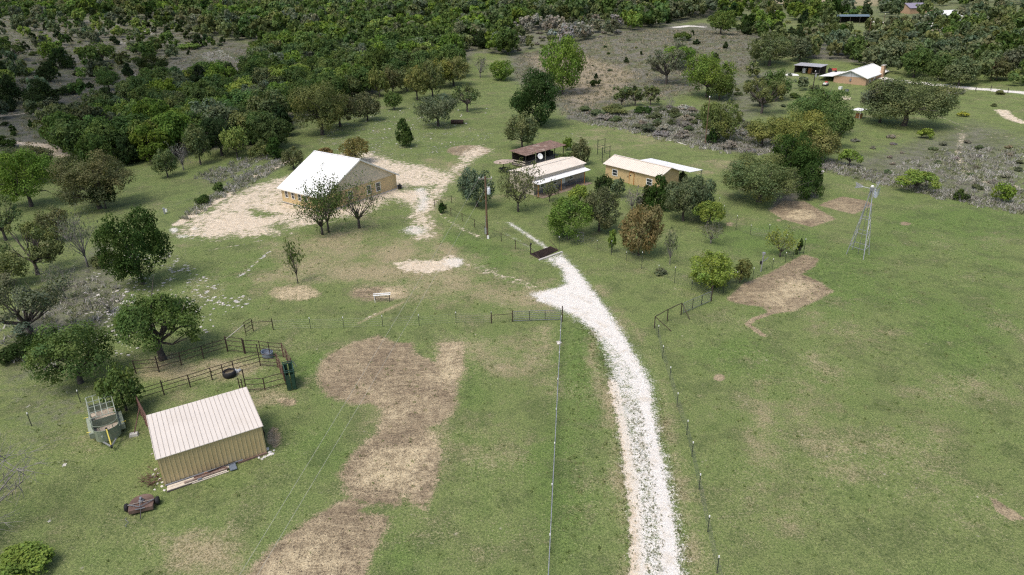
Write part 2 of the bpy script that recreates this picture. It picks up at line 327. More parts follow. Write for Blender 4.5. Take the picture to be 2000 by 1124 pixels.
paint_poly('dry', .62, [(130,720),(260,590),(230,480),(190,470),(100,560),(0,620),(0,760)], 3); paint_poly('dry', .4, [(0,760),(150,720),(200,800),(60,880),(0,900)], 3); paint_poly('dry', .5, [(350,400),(420,360),(300,420),(270,440)], 2)
mask['dry'] = np.maximum(mask['dry'], .45 * sstep(300, 420, np.hypot(GX, GY)))
paint_poly('straw', .9, [(1420,-8),(1500,8),(1720,12),(1745,3),(1650,-12),(1420,-14)], 8)
paint_poly('dry', .62, [(1410,128),(1560,138),(1545,205),(1440,245),(1370,215)], 8); paint_poly('dry', .9, [(1560,330),(1500,412),(1560,395),(1600,385)], 1)
# greener strips
for a in ((1150,760,60,120),(1100,900,60,160),(640,720,60,30),(1900,620,110,140),(1800,520,180,90),(1650,540,120,50),(1850,450,150,40),(1420,700,90,40),(430,440,40,20),(940,500,60,30),(900,470,60,20),(1500,470,120,30),(640,880,70,60),(780,1080,60,60),(1000,560,60,20),(920,760,30,60)): spot('lush', .7, *a, 3)

FI = (np.arange(NR - 1)[:, None] * NA + np.arange(NA)[None]).ravel(); NI = (np.arange(NR - 1)[:, None] * NA + (np.arange(NA)[None] + 1) % NA).ravel()
quads = np.stack([FI, NI, NI + NA, FI + NA], 1)
def ground_mat():
    m, nt, out = newmat('ground_surface'); k = NT(nt)
    pos = k.n('ShaderNodeNewGeometry').outputs['Position']
    nP = k.noise(pos, .11, 5, .62); nL = k.noise(pos, .045, 4, .55); nM = k.noise(pos, .28, 5, .6); nS = k.noise(pos, 1.3, 5, .62); nF = k.noise(pos, 6.5, 4, .7); nX = k.noise(pos, 17, 2, .6)
    grain = k.math('ADD', k.math('MULTIPLY', nF, .55), k.math('MULTIPLY', nX, .45))
    # tufty break-up that eats into every zone's edge
    brk = k.math('ADD', k.math('MULTIPLY', k.math('SUBTRACT', nM, .5), .9), k.math('ADD', k.math('MULTIPLY', k.math('SUBTRACT', nS, .5), 1.7), k.math('MULTIPLY', k.math('SUBTRACT', grain, .5), 1.9)))
    brk2 = k.math('ADD', k.math('MULTIPLY', k.math('SUBTRACT', nS, .5), 1.0), k.math('MULTIPLY', k.math('SUBTRACT', grain, .5), 2.8))
    A = {n: k.attr(n) for n in mask}
    def thr(a, w=.16, amt=1.0, off=.5, b=None): return k.ramp(k.math('MULTIPLY_ADD', b or brk, amt, a), off - w, off + w)
    g = k.mix(k.ramp(grain, .33, .66), (.066, .096, .032), (.214, .268, .092))
    g = k.mix(k.ramp(nM, .35, .7), g, k.mix(k.ramp(grain, .33, .66), (.092, .118, .044), (.30, .318, .132)))
    g = k.mix(k.math('MULTIPLY', k.ramp(k.math('ADD', k.math('MULTIPLY', A['lush'], .4), nL), .5, .8), .6), g, k.mix(k.ramp(grain, .38, .62), (.048, .088, .020), (.160, .250, .064)))
    st = k.mix(k.ramp(grain, .36, .62), (.13, .11, .055), (.42, .355, .215))
    sf = k.math('ADD', k.math('MULTIPLY', A['straw'], .55), k.math('ADD', k.math('MULTIPLY', nP, .88), k.math('MULTIPLY_ADD', nM, .42, -.405)))
    g = k.mix(k.math('MULTIPLY', k.ramp(k.math('MULTIPLY_ADD', nS, .3, nM), .60, .76), .6), g, k.mix(k.ramp(grain, .36, .64), (.036, .062, .02), (.115, .155, .055)))
    c = k.mix(k.ramp(k.math('MULTIPLY_ADD', brk, .40, sf), .30, .86), g, st)
    sp = k.n('ShaderNodeTexVoronoi'); sp.inputs['Scale'].default_value = .8; k.l(pos, sp.inputs['Vector'])
    c = k.mix(k.math('MULTIPLY', k.ramp(k.math('MULTIPLY_ADD', k.math('SUBTRACT', grain, .5), .5, sp.outputs['Distance']), .10, .02), k.ramp(nP, .46, .62)), c, (.42, .38, .30))
    cl = k.noise(pos, .62, 6, .68, .6)
    c = k.mix(k.math('MULTIPLY', k.ramp(cl, .57, .72), .26), c, k.mix(k.ramp(grain, .36, .62), (.14, .125, .065), (.40, .36, .22)))
    c = k.mix(k.math('MULTIPLY', k.ramp(cl, .45, .33), .5), c, k.mix(k.ramp(grain, .36, .64), (.034, .062, .018), (.125, .17, .055)))
    fl = k.noise(pos, 7.5, 3, .6)
    c = k.mix(k.math('MULTIPLY', k.ramp(k.math('MULTIPLY_ADD', k.ramp(k.math('ADD', sf, nP), .62, 1.3), .12, fl), .62, .70), .55), c, (.40, .35, .225))
    c = k.mix(k.math('MULTIPLY', k.ramp(fl, .40, .33), .26), c, (.030, .048, .018))
    # dry grey grass
    dr = k.mix(k.ramp(grain, .34, .66), (.066, .062, .053), (.25, .232, .20)); dr = k.mix(k.ramp(k.math('ADD', k.math('MULTIPLY', nP, .5), k.math('MULTIPLY', nM, .5)), .44, .58), dr, k.mix(k.ramp(grain, .35, .65), (.046, .054, .026), (.165, .178, .10)))
    dr = k.mix(k.math('MULTIPLY', k.ramp(k.math('MULTIPLY_ADD', nS, .5, A['straw']), .75, 1.2), .8), dr, k.mix(k.ramp(grain, .34, .64), (.20, .155, .10), (.46, .375, .265)))
    c = k.mix(k.math('MULTIPLY', thr(A['dry'], .3, .6, .48), .92), c, dr)
    # mulched soil with straw in it
    mg = k.ramp(k.math('ADD', k.math('MULTIPLY', grain, .75), k.math('MULTIPLY', nS, .25)), .38, .60)
    mu = k.mix(k.ramp(k.math('MULTIPLY_ADD', nP, .6, k.math('MULTIPLY', nM, .4)), .40, .60), k.mix(mg, (.085, .064, .045), (.30, .235, .155)), k.mix(mg, (.13, .10, .066), (.43, .35, .225)))
    mp = k.n('ShaderNodeMapping'); mp.inputs['Rotation'].default_value = (0, 0, -1.05); mp.inputs['Scale'].default_value = (.35, 2.6, 1); k.l(pos, mp.inputs['Vector'])
    mu = k.mix(k.math('MULTIPLY', k.ramp(k.noise(mp.outputs[0], 1.0, 4, .6, .8), .46, .66), .55), mu, k.mix(mg, (.19, .145, .09), (.54, .445, .29)))
    mu2 = k.mix(mg, (.21, .165, .10), (.60, .50, .325))
    mu = k.mix(k.ramp(k.math('MULTIPLY_ADD', brk, .3, k.math('ADD', k.math('MULTIPLY', A['straw'], .7), k.math('MULTIPLY', nM, .6))), .45, 1.0), mu, mu2)
    pits = k.n('ShaderNodeTexVoronoi'); pits.inputs['Scale'].default_value = 3.6; k.l(pos, pits.inputs['Vector'])
    mu = k.mix(k.math('MULTIPLY', k.ramp(pits.outputs['Distance'], .24, .12), .8), mu, (.07, .052, .04))
    c = k.mix(thr(A['mulch'], .14, .62, .5, brk2), c, mu)
    sa = k.mix(k.ramp(nS, .3, .7), (.53, .44, .325), (.665, .575, .45)); sa = k.mix(k.math('MULTIPLY', k.ramp(grain, .5, .72), .45), sa, (.42, .33, .225))
    c = k.mix(thr(A['sand'], .16, .75), c, sa)
    ro = k.mix(k.ramp(grain, .35, .65), (.30, .28, .25), (.64, .61, .57))
    rv = k.n('ShaderNodeTexVoronoi'); rv.inputs['Scale'].default_value = 1.5; rv.inputs['Randomness'].default_value = 1; k.l(pos, rv.inputs['Vector'])
    rsc = k.math('ADD', k.math('MULTIPLY', k.math('SUBTRACT', .5, rv.outputs['Distance']), .42), k.math('ADD', k.math('MULTIPLY', nM, .36), k.math('MULTIPLY', nS, .42)))
    c = k.mix(k.ramp(k.math('MULTIPLY_ADD', k.math('SUBTRACT', grain, .5), .5, k.math('MULTIPLY_ADD', A['rock'], .42, rsc)), .78, .87), c, ro)
    gr = k.mix(k.ramp(grain, .34, .62), (.60, .565, .51), (.76, .735, .69)); gr = k.mix(k.math('MULTIPLY', k.ramp(nS, .56, .70), .4), gr, (.48, .42, .34))
    gr = k.mix(k.math('MULTIPLY', k.ramp(A['sand'], .1, .8), .75), gr, k.mix(k.ramp(grain, .34, .62), (.50, .43, .33), (.70, .64, .54))); gr = k.mix(k.math('MULTIPLY', k.ramp(cl, .5, .68), .55), gr, (.52, .455, .36))
    c = k.mix(thr(A['gravel'], .18, .8, .5, brk2), c, gr)
    b = k.n('ShaderNodeBsdfPrincipled'); k.l(c, b.inputs['Base Color']); b.inputs['Roughness'].default_value = .95; b.inputs['Specular IOR Level'].default_value = .1
    bp = k.n('ShaderNodeBump'); bp.inputs['Strength'].default_value = .8; bp.inputs['Distance'].default_value = .16
    k.l(k.math('ADD', k.math('MULTIPLY', grain, .8), k.math('MULTIPLY', nS, .6)), bp.inputs['Height']); k.l(bp.outputs[0], b.inputs['Normal'])
    k.l(b.outputs[0], out.inputs[0]); return m
m_ground = ground_mat()
def ground_part(name, faces):
    """the faces of the one ground sheet that belong to one kind of surface"""
    q = quads[faces]; used, inv = np.unique(q, return_inverse=True); inv = inv.reshape(-1)
    me = bpy.data.meshes.new(name); me.vertices.add(len(used)); me.vertices.foreach_set('co', np.stack([GX[used], GY[used], GZ[used]], 1).ravel())
    me.loops.add(len(inv)); me.loops.foreach_set('vertex_index', inv.astype(np.int32)); me.polygons.add(len(q)); me.polygons.foreach_set('loop_start', np.arange(0, len(inv), 4, dtype=np.int32))
    me.polygons.foreach_set('use_smooth', np.ones(len(q), bool)); me.update(calc_edges=True)
    for kx, a in mask.items():
        at_ = me.attributes.new(kx, 'FLOAT', 'POINT'); at_.data.foreach_set('value', a[used].astype(np.float32))
    me.materials.append(m_ground); o = bpy.data.objects.new(name, me); COL.objects.link(o); o['kind'] = 'structure'; return o
def fmean(k): return mask[k][quads].mean(1)
f_road = fmean('gravel') > .5; f_mul = (fmean('mulch') > .5) & ~f_road; f_sand = (fmean('sand') > .5) & ~f_road & ~f_mul
ground_part('gravel_road', f_road); ground_part('tilled_soil', f_mul); ground_part('sandy_ground', f_sand); ground_part('ground', ~(f_road | f_mul | f_sand))
# ------------------------------------------------------------------ trees: leaf-by-leaf crowns on tapered trunks (radius-1 units)
ASP = 1.7
def fast_mesh(name, V, Q, mats, mi=None, tint=None):
    me = bpy.data.meshes.new(name); me.vertices.add(len(V)); me.vertices.foreach_set('co', np.asarray(V, np.float32).ravel())
    me.loops.add(Q.size); me.loops.foreach_set('vertex_index', Q.ravel().astype(np.int32)); me.polygons.add(len(Q)); me.polygons.foreach_set('loop_start', np.arange(0, Q.size, 4, dtype=np.int32))
    if mi is not None: me.polygons.foreach_set('material_index', mi.astype(np.int32))
    me.update(calc_edges=True)
    if tint is not None:
        a = me.attributes.new('tint', 'FLOAT_COLOR', 'FACE'); a.data.foreach_set('color', np.concatenate([tint, np.ones((len(tint), 1))], 1).astype(np.float32).ravel())
    for m in mats: me.materials.append(m)
    return me
def unit(v): return v / (np.linalg.norm(v, axis=-1, keepdims=True) + 1e-9)
def crown_clumps(g, kind):
    """blobs (centre, radius) that make up a crown; crown radius is 1, tree height ASP"""
    C = []
    if kind == 'oak':
        for i in range(30):
            t = g.uniform(-.8, 1); a = g.uniform(0, 6.283); q = math.sqrt(max(0, 1 - t * t * .85)); r = g.uniform(.24, .38); k = (1 - r * .72) * g.uniform(.84, 1.08)
            C.append((q * math.cos(a) * k, q * math.sin(a) * k, .90 + t * .74 * k, r))
        C += [(0, 0, .9, .6), (.25, .1, 1.05, .5)]
    elif kind == 'wide':
        for i in range(24):
            a = g.uniform(0, 6.283); q = math.sqrt(g.uniform(.03, 1)) * .86; r = g.uniform(.15, .34)
            C.append((q * math.cos(a), q * math.sin(a), 1.26 - .62 * q * q - g.uniform(0, .3) * q, r))
    elif kind == 'open':
        for i in range(22):
            a = g.uniform(0, 6.283); q = math.sqrt(g.uniform(.03, 1)) * .85; r = g.uniform(.14, .27)
            C.append((q * math.cos(a), q * math.sin(a), 1.15 - .45 * q * q + g.normal() * .22, r))
    elif kind == 'juniper':
        for i in range(26):
            h = g.uniform(.0, 1.0); a = g.uniform(0, 6.283); r = g.uniform(.26, .38) * (1.05 - .35 * h); q = (.78 - .62 * h ** 1.6) * g.uniform(.75, 1.0)
            C.append((q * math.cos(a), q * math.sin(a), .22 + h * 1.2, r))
        C += [(0, 0, .5, .62), (0, 0, .95, .45)]
    elif kind == 'cone':
        for i in range(22):
            h = g.uniform(0, 1); a = g.uniform(0, 6.283); r = g.uniform(.2, .34) * (1.1 - .7 * h); q = (.8 - .78 * h) * g.uniform(.7, 1.05)
            C.append((q * math.cos(a), q * math.sin(a), .25 + h * 1.32, r))
    elif kind == 'ball':
        for i in range(30):
            d = unit(g.normal(size=3)); r = g.uniform(.22, .36)
            C.append((*(d * np.array([1, 1, .82]) * (1 - r * .75) * g.uniform(.92, 1.05) + (0, 0, .86)), r))
        C += [(0, 0, .86, .7)]
    elif kind == 'sapling':
        for i in range(13):
            h = g.uniform(.3, 1.0); a = g.uniform(0, 6.283); q = g.uniform(.1, .75) * (1.1 - .5 * h)
            C.append((q * math.cos(a), q * math.sin(a), h * 1.6, g.uniform(.10, .24)))
    elif kind == 'bush':
        for i in range(16):
            a = g.uniform(0, 6.283); q = math.sqrt(g.uniform(.02, 1)) * .75; r = g.uniform(.24, .4)
            C.append((q * math.cos(a), q * math.sin(a), .25 + (1 - q) * g.uniform(.3, 1.0), r))
    return np.array(C)
def leaves(g, C, n, size, upb=.35, keep=.62):
    """n leaf quads over the blobs of C, gathered into tufts"""
    w = C[:, 3] ** 2; cid = g.choice(len(C), n, p=w / w.sum())
    K = 14; T = unit(g.normal(size=(len(C), K, 3)) + (0, 0, upb)); tv = g.normal(size=(len(C), K))
    tid = g.integers(0, K, n); d = unit(T[cid, tid] + g.normal(size=(n, 3)) * .33)
    rad = C[cid, 3] * (.74 + .34 * g.random(n)) * (1 + .10 * tv[cid, tid])
    P = C[cid, :3] + d * rad[:, None] * np.array([1, 1, .88])
    ok = np.ones(n, bool)
    for j, c in enumerate(C):
        ok &= ~((((P - c[:3]) ** 2).sum(1) < (c[3] * keep) ** 2) & (cid != j))
    inner = g.random(n) < .24; P = np.where(inner[:, None], C[cid, :3] * (1, 1, 1) + d * (C[cid, 3] * .75 * np.cbrt(g.random(n)))[:, None], P); ok |= inner
    ok &= P[:, 2] > .03
    P, d, cid, tid = P[ok], d[ok], cid[ok], tid[ok]; n = len(P)
    N = unit(d + g.normal(size=(n, 3)) * .42 + (0, 0, .2)); a = unit(np.cross(N, g.normal(size=(n, 3)))); b = np.cross(N, a)
    s = size * g.uniform(.55, 1.25, n)[:, None]; a = a * s * .75; b = b * s * 1.0
    V = np.stack([P - b, P + a * .9 - b * .1, P + b, P - a * .9 - b * .1], 1).reshape(-1, 3)
    t = 1 + .12 * tv[cid, tid] + g.normal(size=n) * .10; hue = .035 * g.normal(size=len(C))[cid] + .03 * g.normal(size=n)
    tint = np.clip(np.stack([t * (1 + hue * 1.3), t, t * (1 - hue)], 1), .35, 2)
    return V, np.arange(n * 4).reshape(-1, 4), tint
def wood(g, C, base_r, fork, nlimb, thin=1.0, lean=(0, 0)):
    """trunk and limbs out to some of the blobs"""
    b = MB(); top = np.array([lean[0] * .5, lean[1] * .5, fork])
    b.tube([(0, 0, -.06), (0, 0, .04), top * .55 + g.normal(size=3) * .015, top], [base_r * 1.5, base_r * 1.08, base_r * .9, base_r * .75], 7)
    for j in g.permutation(len(C))[:nlimb]:
        e = C[j, :3].copy(); m1 = top * .55 + e * .45 + g.normal(size=3) * .06; m1[2] -= .02
        r = base_r * g.uniform(.38, .6) * thin
        b.tube([top - (0, 0, .05), top * .8 + m1 * .2, m1, e], [r * 1.1, r, r * .7, r * .2], 5)
        for _ in range(2):
            q = e + g.normal(size=3) * C[j, 3] * .8; b.tube([m1, (m1 + q) / 2 + g.normal(size=3) * .03, q], [r * .5, r * .32, r * .1], 4)
    return b
def twigs(g, n=26, spread=1.0, base_r=.06, fork=.35, h=ASP, fine=5):
    """a leafless or nearly leafless tree: limbs dividing into fine twigs"""
    b = MB(); top = np.array([0, 0, fork]); b.tube([(0, 0, -.05), (0, 0, fork * .5), top], [base_r * 1.3, base_r, base_r * .8], 6); ends = []
    for i in range(n):
        a = g.uniform(0, 6.283); q = math.sqrt(g.uniform(.05, 1)) * spread; e = np.array([q * math.cos(a), q * math.sin(a), h * g.uniform(.6, 1.0) * (1 - .25 * q)])
        m = top * .5 + e * .5 + g.normal(size=3) * .08; r = base_r * g.uniform(.25, .5); b.tube([top - (0, 0, .06), top * .7 + m * .3 + g.normal(size=3) * .03, m, e], [r, r * .8, r * .5, r * .12], 5)
        for _ in range(fine):
            t = g.uniform(.35, .95); p = m * (1 - t) + e * t; f = p + g.normal(size=3) * .2 + (0, 0, .06); b.tube([p, (p + f) / 2 + g.normal(size=3) * .02, f], [r * .28, r * .18, r * .06], 3, cap=False); ends.append(f)
            for _ in range(2):
                f2 = f + g.normal(size=3) * .12; b.tube([(p + f) / 2, f2], [r * .14, r * .05], 3, cap=False); ends.append(f2)
    return b, np.array(ends)
def mb_mesh(b, name, mat):
    o = b.build(name, mat, smooth=True, fix=False); me = o.data; bpy.data.objects.remove(o); return me
def make_crown(seed, kind, n, size, keep=.62):
    g = np.random.default_rng(seed); C = crown_clumps(g, kind); V, Q, t = leaves(g, C, n, size, keep=keep); return g, C, V, Q, t
GREEN = dict(bright=(.150, .222, .046), spring=(.215, .280, .074), mid=(.108, .158, .048), deep=(.048, .084, .024), olive=(.148, .176, .074), grey=(.150, .172, .104), dark=(.042, .064, .026),
             rust=(.215, .172, .076), brown=(.138, .146, .070), yellow=(.27, .31, .06), lime=(.205, .275, .060), sage=(.135, .170, .092), gold=(.198, .215, .076), bare=(.27, .25, .225), ash=(.29, .275, .25), forest=(.096, .146, .050))
def jitter(c, a=.10):
    f = 1 + random.gauss(0, a); return (c[0] * f * (1 + random.gauss(0, .05)), c[1] * f, c[2] * f * (1 + random.gauss(0, .08)), 1)
WOODARG = dict(sapling=(.09, 1.4, 10), oak=(.065, .40, 9), wide=(.075, .42, 14), open=(.06, .38, 17), juniper=(.06, .3, 4), cone=(.05, .3, 4), ball=(.05, .25, 3), bush=(.03, .1, 6))
_tree_cache = {}
def px_size(px, py, w, h):
    """metres of a crown w pixels wide and h pixels tall whose foot is at px, py"""
    p = at(px, py); s = F / ((p - CAM) @ FW); dep = math.asin((CH - p[2]) / np.linalg.norm(p - CAM)); R = w / s / 2
    Hh = h / s
    for _ in range(12): e = .55 * Hh * math.cos(dep) + math.hypot(R * math.sin(dep) * .9, .45 * Hh * math.cos(dep)); Hh *= (h / s) / e
    return p, R, max(Hh, R * .6), s
def tree(name, label, cat, px, py, w, h, kind, col, seed=0, n=None, group=None, bare=0, trunk=True, jit=.04, lean=None):
    """one tree with trunk and crown as parts, its leaf size set by its distance"""
    p, R, Ht, s = px_size(px, py, w, h); g = np.random.default_rng(seed or abs(int(px * 7 + py * 13)))
    R *= {'oak': .93, 'ball': .88, 'wide': .92, 'open': 1.02, 'juniper': .95}.get(kind, 1.0)
    leaf = max(.8 / (s * .512), .12) / R
    t = thing(name, label, cat, p, g.uniform(0, 6.283), group); t.scale = (R, R, Ht / ASP)
    if bare:
        b, ends = twigs(g, 22, .95, .05, .34, fine=6); o = bpy.data.objects.new('trunk', mb_mesh(b, 'trunk', m_greybark if bare > 1 else m_bark)); COL.objects.link(o); o.parent = t
        m = n or 900
        if m > 1 and len(ends):
            P = ends[g.integers(0, len(ends), m)] + g.normal(size=(m, 3)) * .055; C = np.concatenate([P[:, :3], np.full((m, 1), .03)], 1); N = unit(g.normal(size=(m, 3)) + (0, 0, .5)); a = unit(np.cross(N, g.normal(size=(m, 3)))); bb = np.cross(N, a); sz = leaf * g.uniform(.5, 1.1, m)[:, None]
            V = np.stack([P - bb * sz, P + a * sz * .7, P + bb * sz, P - a * sz * .7], 1).reshape(-1, 3); tt = np.clip(1 + g.normal(size=(m, 1)) * .2 + np.zeros((m, 3)), .4, 1.8)
            o = bpy.data.objects.new('crown', fast_mesh('crown', V, np.arange(m * 4).reshape(-1, 4), [m_leaf], tint=tt)); COL.objects.link(o); o.parent = t; o.color = jitter(GREEN[col], jit)
        return t
    C = crown_clumps(g, kind); area = 2.6 * 6.283 * (1 + .6 * (kind in ('ball', 'juniper', 'oak')))
    cover = {'open': 7.5, 'wide': 15.0}.get(kind, 21.0); nn = int(np.clip(cover / (1.5 * leaf * leaf), 700, 28000)) if not n or n > 3000 else n; leaf = max(leaf, min(math.sqrt(cover / (1.5 * nn)), leaf * 2.4)); V, Q, tt = leaves(g, C, nn, leaf)
    if kind == 'sapling': zc = np.repeat(C[np.argmin(((V.reshape(-1, 4, 3).mean(1)[:, None] - C[None, :, :3]) ** 2).sum(2), 1), 2], 4); V[:, 2] = zc + (V[:, 2] - zc) * .35
    o = bpy.data.objects.new('crown', fast_mesh('crown', V, Q, [m_leaf], tint=tt)); COL.objects.link(o); o.parent = t; o.color = jitter(GREEN[col], jit)
    if trunk:
        a = WOODARG[kind]; b = wood(g, C, a[0], a[1], a[2]); o = bpy.data.objects.new('trunk', mb_mesh(b, 'trunk', m_bark)); COL.objects.link(o); o.parent = t
    return t
O, J, B = 'oak_tree', 'juniper_tree', 'shrub'
T = tree
# --- left side
T(J, 'large round dark green evergreen standing above the white rock outcrop', 'tree', 280, 556, 142, 152, 'ball', 'deep', 11, n=15000)
T(O, 'spreading live oak with thick trunk beside the pipe pens', 'tree', 318, 702, 196, 150, 'wide', 'mid', 12, n=12000)
T(O, 'broad bushy oak standing behind the stock trailer', 'tree', 158, 748, 168, 122, 'oak', 'mid', 13, n=14000)
T(O, 'small young oak between the stock trailer and the brown pen fence', 'tree', 247, 802, 84, 92, 'oak', 'mid', 14, n=6000)
T(O, 'sprawling grey limbed oak with thin crown near the white rocks', 'tree', 62, 662, 178, 138, 'open', 'grey', 15, n=8000)
T(J, 'low dark juniper growing under the sprawling grey limbed oak', 'tree', 62, 698, 100, 62, 'bush', 'dark', 16, trunk=False)
T(B, 'bright yellow green bush at the edge of the lawn below the bare branches', 'shrub', 40, 1122, 130, 76, 'bush', 'lime', 17, n=9000, trunk=False)
T('bare_tree', 'leafless grey tree stretching thin branches over the lawn near the mower', 'tree', -45, 1060, 330, 190, '', 'bare', 18, bare=2, n=1)
T(O, 'tall thin olive tree with one curved bare trunk near the dead grey tree', 'tree', 74, 537, 118, 118, 'open', 'olive', 19, n=6500)
T(O, 'low bushy olive oak under the thin olive tree', 'tree', 18, 560, 90, 70, 'oak', 'olive', 20)
T('bare_tree', 'leaning half dead tree with grey twigs beside the round evergreen', 'tree', 172, 522, 74, 128, '', 'grey', 21, bare=2, n=500)
T(O, 'bright green spreading oak with dark stems and bare soil beneath', 'tree', 62, 404, 124, 110, 'oak', 'bright', 22, n=9000)
T(O, 'dull olive oak cluster reaching out towards the open slope', 'tree', 195, 408, 150, 108, 'oak', 'brown', 23, n=9000)
T(O, 'dark small oak against the side of the dull olive cluster', 'tree', 207, 408, 50, 62, 'oak', 'dark', 24)
T(O, 'reddish brown oak behind the bright green spreading oak', 'tree', 60, 352, 110, 70, 'oak', 'brown', 25)
T(O, 'small dull oak on the open slope, nearest of the line below the wood', 'tree', 328, 347, 50, 54, 'oak', 'olive', 26)
T('bare_tree', 'leafless pale tree leaning beside the small dull oak', 'tree', 359, 333, 42, 58, '', 'bare', 27, bare=2, n=60)
T(O, 'olive oak with clear trunk on the open slope below the wood', 'tree', 392, 322, 54, 76, 'oak', 'olive', 28)
T(O, 'dark spreading oak with slanting trunk at the edge of the wood', 'tree', 434, 304, 84, 76, 'oak', 'dark', 29)
T(O, 'bright yellow green young oak on the open slope below the wood', 'tree', 464, 310, 52, 64, 'oak', 'spring', 30)
T(B, 'olive bush at the end of the line of slope trees', 'shrub', 510, 308, 44, 46, 'bush', 'olive', 31)
T(J, 'dark green juniper bush by the white track', 'shrub', 540, 312, 42, 46, 'juniper', 'deep', 32)
T(O, 'rust tinged small tree at the white track behind the house', 'tree', 574, 330, 46, 44, 'oak', 'brown', 33)
T(O, 'round rusty brown tree just behind the white roof', 'tree', 697, 318, 60, 50, 'oak', 'rust', 34)
T(B, 'rusty bush peeping over the white roof ridge', 'shrub', 638, 306, 40, 26, 'bush', 'rust', 35)
T(O, 'thin crowned olive oak on the lawn below the bright spreading oak', 'tree', 12, 470, 90, 90, 'open', 'olive', 140)
T('bare_tree', 'grey leafless tree standing between the olive bush and the sprawling oak', 'tree', 128, 585, 70, 84, '', 'grey', 141, bare=2, n=260)
T(O, 'dull green oak crowding behind the thin olive tree', 'tree', 112, 470, 70, 64, 'oak', 'brown', 142)
T(B, 'low olive bush under the leaning half dead tree', 'shrub', 196, 520, 46, 34, 'bush', 'olive', 143)
T('bare_tree', 'grey half bare thicket on the rocks below the round evergreen', 'tree', 215, 610, 60, 40, '', 'grey', 144, bare=2, n=200)
T(B, 'dark cedar bush beside the short capped well pipe', 'shrub', 400, 398, 40, 24, 'bush', 'deep', 145)
T(B, 'green shrub on the dry strip above the sandy ground', 'shrub', 428, 376, 26, 28, 'bush', 'mid', 146)
# --- round the farmhouse
T(O, 'half bare leaning oak, first of the three in front of the farmhouse', 'tree', 630, 459, 84, 92, '', 'mid', 36, bare=1, n=2100)
T(O, 'leafy oak between two half bare oaks in front of the farmhouse', 'tree', 642, 454, 84, 112, '', 'mid', 37, bare=1, n=2600)
T(O, 'half bare oak with forked grey trunk before the gable windows', 'tree', 702, 446, 100, 108, '', 'mid', 38, bare=1, n=1300)
T('sapling', 'thin upright sapling alone on the lawn below the farmhouse', 'tree', 582, 554, 38, 92, '', 'mid', 39, bare=1, n=230)
# --- knoll behind the houses
T(J, 'small upright cedar alone on the stony turf behind the farmhouse', 'tree', 790, 286, 44, 58, 'juniper', 'deep', 40)
T(O, 'low grey green oak sheltering a rusty culvert pipe', 'tree', 856, 247, 92, 62, 'oak', 'sage', 41, n=7000)
T(O, 'open crowned small oak with single trunk near the culvert pipe', 'tree', 913, 219, 62, 62, 'open', 'olive', 42, n=3600)
T(O, 'dark twin trunked oak at the corner of the stony turf', 'tree', 718, 236, 62, 54, 'oak', 'brown', 43)
T(O, 'big olive many stemmed oak at the edge of the wood behind the farmhouse', 'tree', 630, 264, 116, 100, 'oak', 'olive', 44, n=9000)
T(O, 'dark olive oak beside the big many stemmed oak', 'tree', 665, 248, 80, 66, 'oak', 'brown', 45)
T(O, 'small short oak on the stony turf before the golden row', 'tree', 770, 215, 38, 36, 'oak', 'mid', 46)
for i, (x, y, w, h, c, lab) in enumerate([(815, 196, 52, 66, 'gold', 'golden green oak at the front of the golden row'), (845, 192, 56, 70, 'olive', 'olive oak in the middle of the golden row'), (886, 168, 70, 56, 'gold', 'golden green oak at the far end of the golden row'), (742, 190, 44, 52, 'gold', 'pale golden oak at the start of the golden row'), (768, 184, 44, 50, 'brown', 'brownish oak second in the golden row'), (860, 172, 60, 56, 'gold', 'tall golden oak crowning the golden row'), (795, 178, 50, 46, 'olive', 'low olive oak behind the golden row')]):
    T(O, lab, 'tree', x, y, w, h, 'oak', c, 50 + i)
T(O, 'bright round leafy tree alone in the dry grass beyond the stony turf', 'tree', 981, 157, 56, 40, 'ball', 'bright', 60)
T(J, 'very large rounded dark juniper in front of the tall bright tree', 'tree', 1052, 246, 122, 104, 'ball', 'deep', 61, n=14000)
T(O, 'tall bright green tree on the dry grass slope', 'tree', 1098, 184, 98, 108, 'ball', 'bright', 62, n=12000)
T(B, 'small dark shrub alone in the tan grass', 'shrub', 1163, 169, 25, 21, 'bush', 'dark', 63)
T('bare_tree', 'grey leafless oak in the dry grass behind the large juniper', 'tree', 938, 152, 40, 44, '', 'grey', 64, bare=2, n=120)
T(O, 'grey green oak with dark trunk on the dry knoll', 'tree', 1301, 165, 88, 74, 'open', 'grey', 65, n=5000)
T(O, 'bright oak behind the grey green oak on the knoll', 'tree', 1325, 132, 70, 42, 'oak', 'bright', 66)
T(O, 'broad fresh green tree on the knoll, widest there', 'tree', 1380, 190, 100, 86, 'oak', 'bright', 67, n=9000)
T(O, 'fresh green lower tree joined to the broad one on the knoll', 'tree', 1405, 196, 60, 52, 'oak', 'mid', 68)
for i, (x, y, lab) in enumerate([(1214, 209, 'open small oak with forked trunk, nearest the tan grass'), (1240, 207, 'open small oak in the middle of the three above the brush'), (1270, 206, 'open small oak with tallest stem of the three above the brush')]):
    T(O, lab, 'tree', x, y, 40, 42, 'open', 'olive', 70 + i, n=1600)
T(B, 'low green thicket under the three open oaks', 'shrub', 1203, 223, 62, 24, 'bush', 'olive', 74)
T(B, 'dark green shrub at the end of the thicket', 'shrub', 1255, 224, 36, 26, 'bush', 'deep', 75)
T(O, 'rounded olive oak on the dry grassland near the far white posts', 'tree', 1502, 129, 92, 64, 'oak', 'olive', 76)
T(O, 'dark round oak at the crest of the dry grassland', 'tree', 1407, 68, 58, 48, 'oak', 'mid', 77)
T(B, 'spreading green bush on the knoll crest', 'shrub', 1332, 79, 38, 26, 'bush', 'mid', 78)
